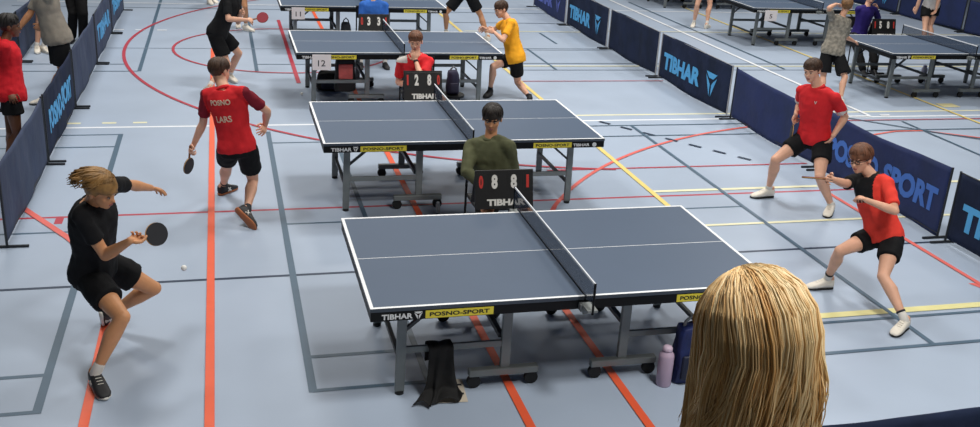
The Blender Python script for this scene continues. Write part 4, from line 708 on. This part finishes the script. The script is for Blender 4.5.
# player with glasses
def z10(f, c):
    j = f.J; h = (c-j['pel']).dot(f.up)/(j['nek']-j['pel']).length; s = (c-j['nek']).dot(f.sl)
    if (c-j['shR']).length < .30 and (c-j['shR']).dot(-f.sl) > .0: return 0 if h > .4 else 1
    if h > .62 and s < .085 and s > -.5: return 0
    return 1
f = person('p10', (-.86, -.42, -.20), 1.60, SK['fair'], HAIR['auburn'], 'player with dark glasses in a black and red shirt, crouching at right', [black_t, scarlet], black_s, shoe_w, 0, curls=(.7, .95), hair_kw=dict(seed=21, n=150, thick=1.05, fringe=.016), top_kw=dict(sleeve=.78, seed=31, zones=z10, collar=black_t, boxy=.010), bot_kw=dict(ln=.52, seed=12, flare=.012), sock=sock_w, sock_h=.055)
b = bmesh.new(); hs = f.hs
for s in (-1, 1):
    c = P3(f, .096, .004, s*.031); n = 16; pts = [c+f.fl*(.021*math.cos(2*PI*i/n))*hs+f.fu*(.015*math.sin(2*PI*i/n))*hs for i in range(n+1)]; tube(b, pts, .0028, 6, round_ends=False)
    tube(b, [P3(f, .094, .008, s*.052), P3(f, .07, .010, s*.074), P3(f, -.005, .006, s*.084)], .003, 6)
tube(b, [P3(f, .097, .008, -.010), P3(f, .098, .009, .010)], .0028, 6); obj('glasses', b, seat_b, f.root, True, f.base)
b = bmesh.new(); n = 30; tube(b, [P3(f, .104*math.cos(2*PI*i/n)-.012, .012, .084*math.sin(2*PI*i/n)) for i in range(8, 23)], .0035, 6); obj('glasses_strap', b, seat_b, f.root, True, f.base)
for q in 'LR':
    an, kn = f.J['an'+q], f.J['kn'+q]; d = (kn-an).normalized(); b = bmesh.new(); cyl(b, an+d*.062, an+d*.078, .036, 16); obj('sock_cuff', b, sock_k, f.root, True, f.base)
racket(grip_point(f, 'R'), (-.9, -.1, .12), (-.1, .25, .95), mat('racket_red', '#8E2233', .6), 'racket held edge-on by the player with glasses')
# right hall
f = person('p12', (.5, .85, -.2), 1.56, SK['fair'], HAIR['sandy'], 'boy in a mottled grey shirt seen from behind, leaning on the right table', camo, black_s, shoe_w, 0, curls=(.5, .3), hair_kw=dict(seed=24, n=110), top_kw=dict(sleeve=.85, seed=37, boxy=.02, hem=-.14), bot_kw=dict(ln=.85, flare=.03))
f = person('p13', (-.3, -.85, -.4), 1.60, SK['fair'], HAIR['brown'], 'umpire in a violet shirt and black trousers seated behind the right table', violet_t, cloth('black_trousers', '#141416'), shoe_k, 1, top_kw=dict(seed=41, sleeve=.8), bot_kw=dict(long=True), sock=None)
chair(8.56, 9.80, 'black chair under the umpire in violet', h=.5); scoreboard(8.84, 9.42, .62, '1581', 'score board on a stand beside the umpire in violet', w=.46, h=.34)
b = bmesh.new(); cyl(b, (0, 0, 0), (0, 0, .60), .014, 10); box(b, (0, 0, .61), (.30, .2, .02)); box(b, (0, 0, .01), (.34, .04, .02)); box(b, (0, 0, .01), (.04, .34, .02)); tag(obj('stand', b, black), 'black stand under the score board at the right table', 'stand').location = (8.84, 9.46, 0)
f = person('p14', (-.7, -.6, -.3), 1.70, SK['fair'], HAIR['brown'], 'player in dark shorts and pale shirt at the top right behind the net', white_t, black_s, shoe_k, 1, bot_kw=dict(ln=.5), top_kw=dict(hem=-.05))
f = person('p15', (.8, -.5, -.2), 1.74, SK['fair'], HAIR['brown'], 'person whose bare legs and white shoes show above the middle barrier', red_t, cloth('red_shorts', '#6A1A20'), shoe_w, 1, bot_kw=dict(ln=.5), sock=sock_w, soles=sole_w)
# left aisle
f = person('p16', (.92, .15, -.1), 1.58, SK['brown'], HAIR['black'], 'child in a red hooded jacket and black shorts at the left edge', cloth('bright_red', '#D0202C'), black_s, shoe_k, 0, hair_kw=dict(seed=51, n=110, thick=1.02), top_kw=dict(long=True, seed=43, e=.022, boxy=.02, hem=-.14, collar=cloth('bright_red', '#D0202C')), bot_kw=dict(ln=.5))
b = bmesh.new(); j = f.J; ellipsoid(b, j['nek']-f.sf*.07*1.2-f.up*.02, (.095, .06, .10), (f.sl, f.sf, f.up)); obj('hood', b, cloth('bright_red', '#D0202C'), f.shirt, True, f.base)
b = bmesh.new(); ellipsoid(b, P3(f, -.10, .06, 0), (.04, .04, .04)); obj('hair_bun', b, HAIR['black'], f.root, True, f.base)
f = person('p17', (-.9, .1, -.3), 1.76, SK['tan'], HAIR['brown'], 'man in a grey shirt and black shorts standing with hands clasped in the left aisle', grey_t, black_s, shoe_w, 1, top_kw=dict(seed=47, boxy=.03, sleeve=.85, hem=-.14), bot_kw=dict(ln=.8, flare=.035), thin=1.05)
f = person('p18', (.2, -1, 0), 1.78, SK['tan'], HAIR['brown'], 'person in long black trousers and black shoes in the left aisle', black_t, cloth('black_trousers', '#141416'), shoe_k, 1, bot_kw=dict(long=True), sock=None)
f = person('p19', (.3, -.9, -.1), 1.70, SK['fair'], HAIR['brown'], 'person in black with pale shoes mostly hidden behind the man in grey', black_t, black_s, shoe_w, 1, bot_kw=dict(ln=.7), soles=sole_w)
f = person('p20', (.9, 0, -.2), 1.74, SK['fair'], HAIR['brown'], 'far person at the top edge of whom only pale shoes show', white_t, black_s, shoe_w, 2, bot_kw=dict(ln=.6), soles=sole_w)

# ------------------------------------------------------------------ spectator with long blond hair (seated on the tribune)
f = person('p11', (.52, .83, -.14), 1.68, SK['fair'], HAIR['golden'], 'spectator with long straight blond hair in the foreground, seen from behind', cloth('dark_top', '#22252E'), cloth('jeans', '#2B3550'), shoe_w, 0, curls=(.4, .4), hair_kw='none', top_kw=dict(long=True, e=.02, seed=53), bot_kw=dict(long=True))
bl = [mat('blond_light', '#F2DCB0', .5, var=.04, spec=.25), mat('blond', '#E8C793', .5, var=.05, spec=.25), mat('blond_dark', '#D3A970', .5, var=.06, spec=.25), mat('blond_deep', '#B08450', .55, var=.1)]
hs = f.hs*WHS; rnd = random.Random(77); bm = bmesh.new(); B = Vector(f.base)
def PW(r, u, l): return f.J['hed']+f.ff*(r*hs)+f.fu*(u*hs)+f.fl*(l*hs)
q = bmesh.ops.create_uvsphere(bm, u_segments=48, v_segments=32, radius=1)
for v in q['verts']:
    l, r, u = v.co.x*.086, v.co.y*.104-.012, v.co.z*.097+.026
    if r > .02 and u < .05: v.co = PW(r*.6, u*.8, l*.75)
    else:
        if u < .03 and l > 0: l *= .86
        v.co = PW(r, u if u > -.02 else u*1.6, l)
for f_ in bm.faces: f_.material_index = 1
for i in range(5200):
    a = rnd.uniform(.12*PI, 1.88*PI); K = 12; pts = []; side = math.sin(a); tuck = side > 0 and a < .62*PI
    st_ = rnd.uniform(.02, .5); drop = rnd.uniform(.10, .40); lay = 1.0+.055*rnd.random()**1.3+(.03 if drop < .2 else 0); cw = 6.28*noise.noise(Vector((a*3.0, 1.1, 5))); lean = .055*max(0, -math.cos(a))*(1 if side < .6 else .3); wv = rnd.uniform(-.009, .009); wp = rnd.uniform(0, 6); wide = .16*(1-.6*abs(math.cos(a))) if side < 0 else .02
    cl = noise.noise(Vector((a*4.0, 7.7, 0)))*.012; lay += cl; pole = Vector((.26, .88, .42)).normalized()
    for t in range(K):
        s = t/(K-1); sw = .10*math.sin(PI*min(1, s*1.4))
        if s < .42:
            q_ = s/.42; aa = a+(.55*(.62*PI-a) if tuck else 0)*q_; tg = Vector((math.cos(aa), -.06, math.sin(aa))).normalized()
            om = math.acos(max(-.999, min(.999, pole.dot(tg)))); u0 = st_*.35; v_ = u0+(1-u0)*q_; dd = (pole*math.sin((1-v_)*om)+tg*math.sin(v_*om))/math.sin(om)
            r = .104*lay*dd.x-.012; u = .097*lay*dd.y+.026; l = .086*lay*dd.z; u_end, r_end, l_end = u, r, l
        else:
            g = (s-.42)/.58; aa = a+(.55*(.62*PI-a)+.25*g if tuck else 0); rr = 1+wide*math.sin(PI*min(1, g*.9))-.06*g; r = .104*lay*math.cos(aa)*rr-.012-.01*g; u = .020-drop*g; l = .086*lay*math.sin(aa)*rr
        wob = math.sin(wp+s*6)*wv*s
        l += lean*max(0, s-.25)**1.3+.010*math.sin(5.5*s+cw)*s
        if tuck and u < .04: l *= max(.82, 1-(.04-u)*4)
        pts.append(PW(r+wob*.6, u, l+wob))
    x = .56+.35*noise.noise(Vector((a*5.5, 3.1, st_)))+.3*noise.noise(Vector((a*19, 1.7, lay*9)))+rnd.uniform(-.20, .20)
    mi = 0 if x > .68 else 1 if x > .42 else 2 if x > .22 else 3
    w = rnd.uniform(.0007, .0019)*hs; nr = (PW(math.cos(a), 0, math.sin(a))-PW(0, 0, 0)).normalized()
    tube(bm, pts, [w*.6]+[w]*(K-4)+[w*.8, w*.5, w*.2], 4, 1, mi=mi, round_ends=False)
obj('hair', bm, bl, f.root, True, f.base)
bpy.data.scenes.remove(WORK)
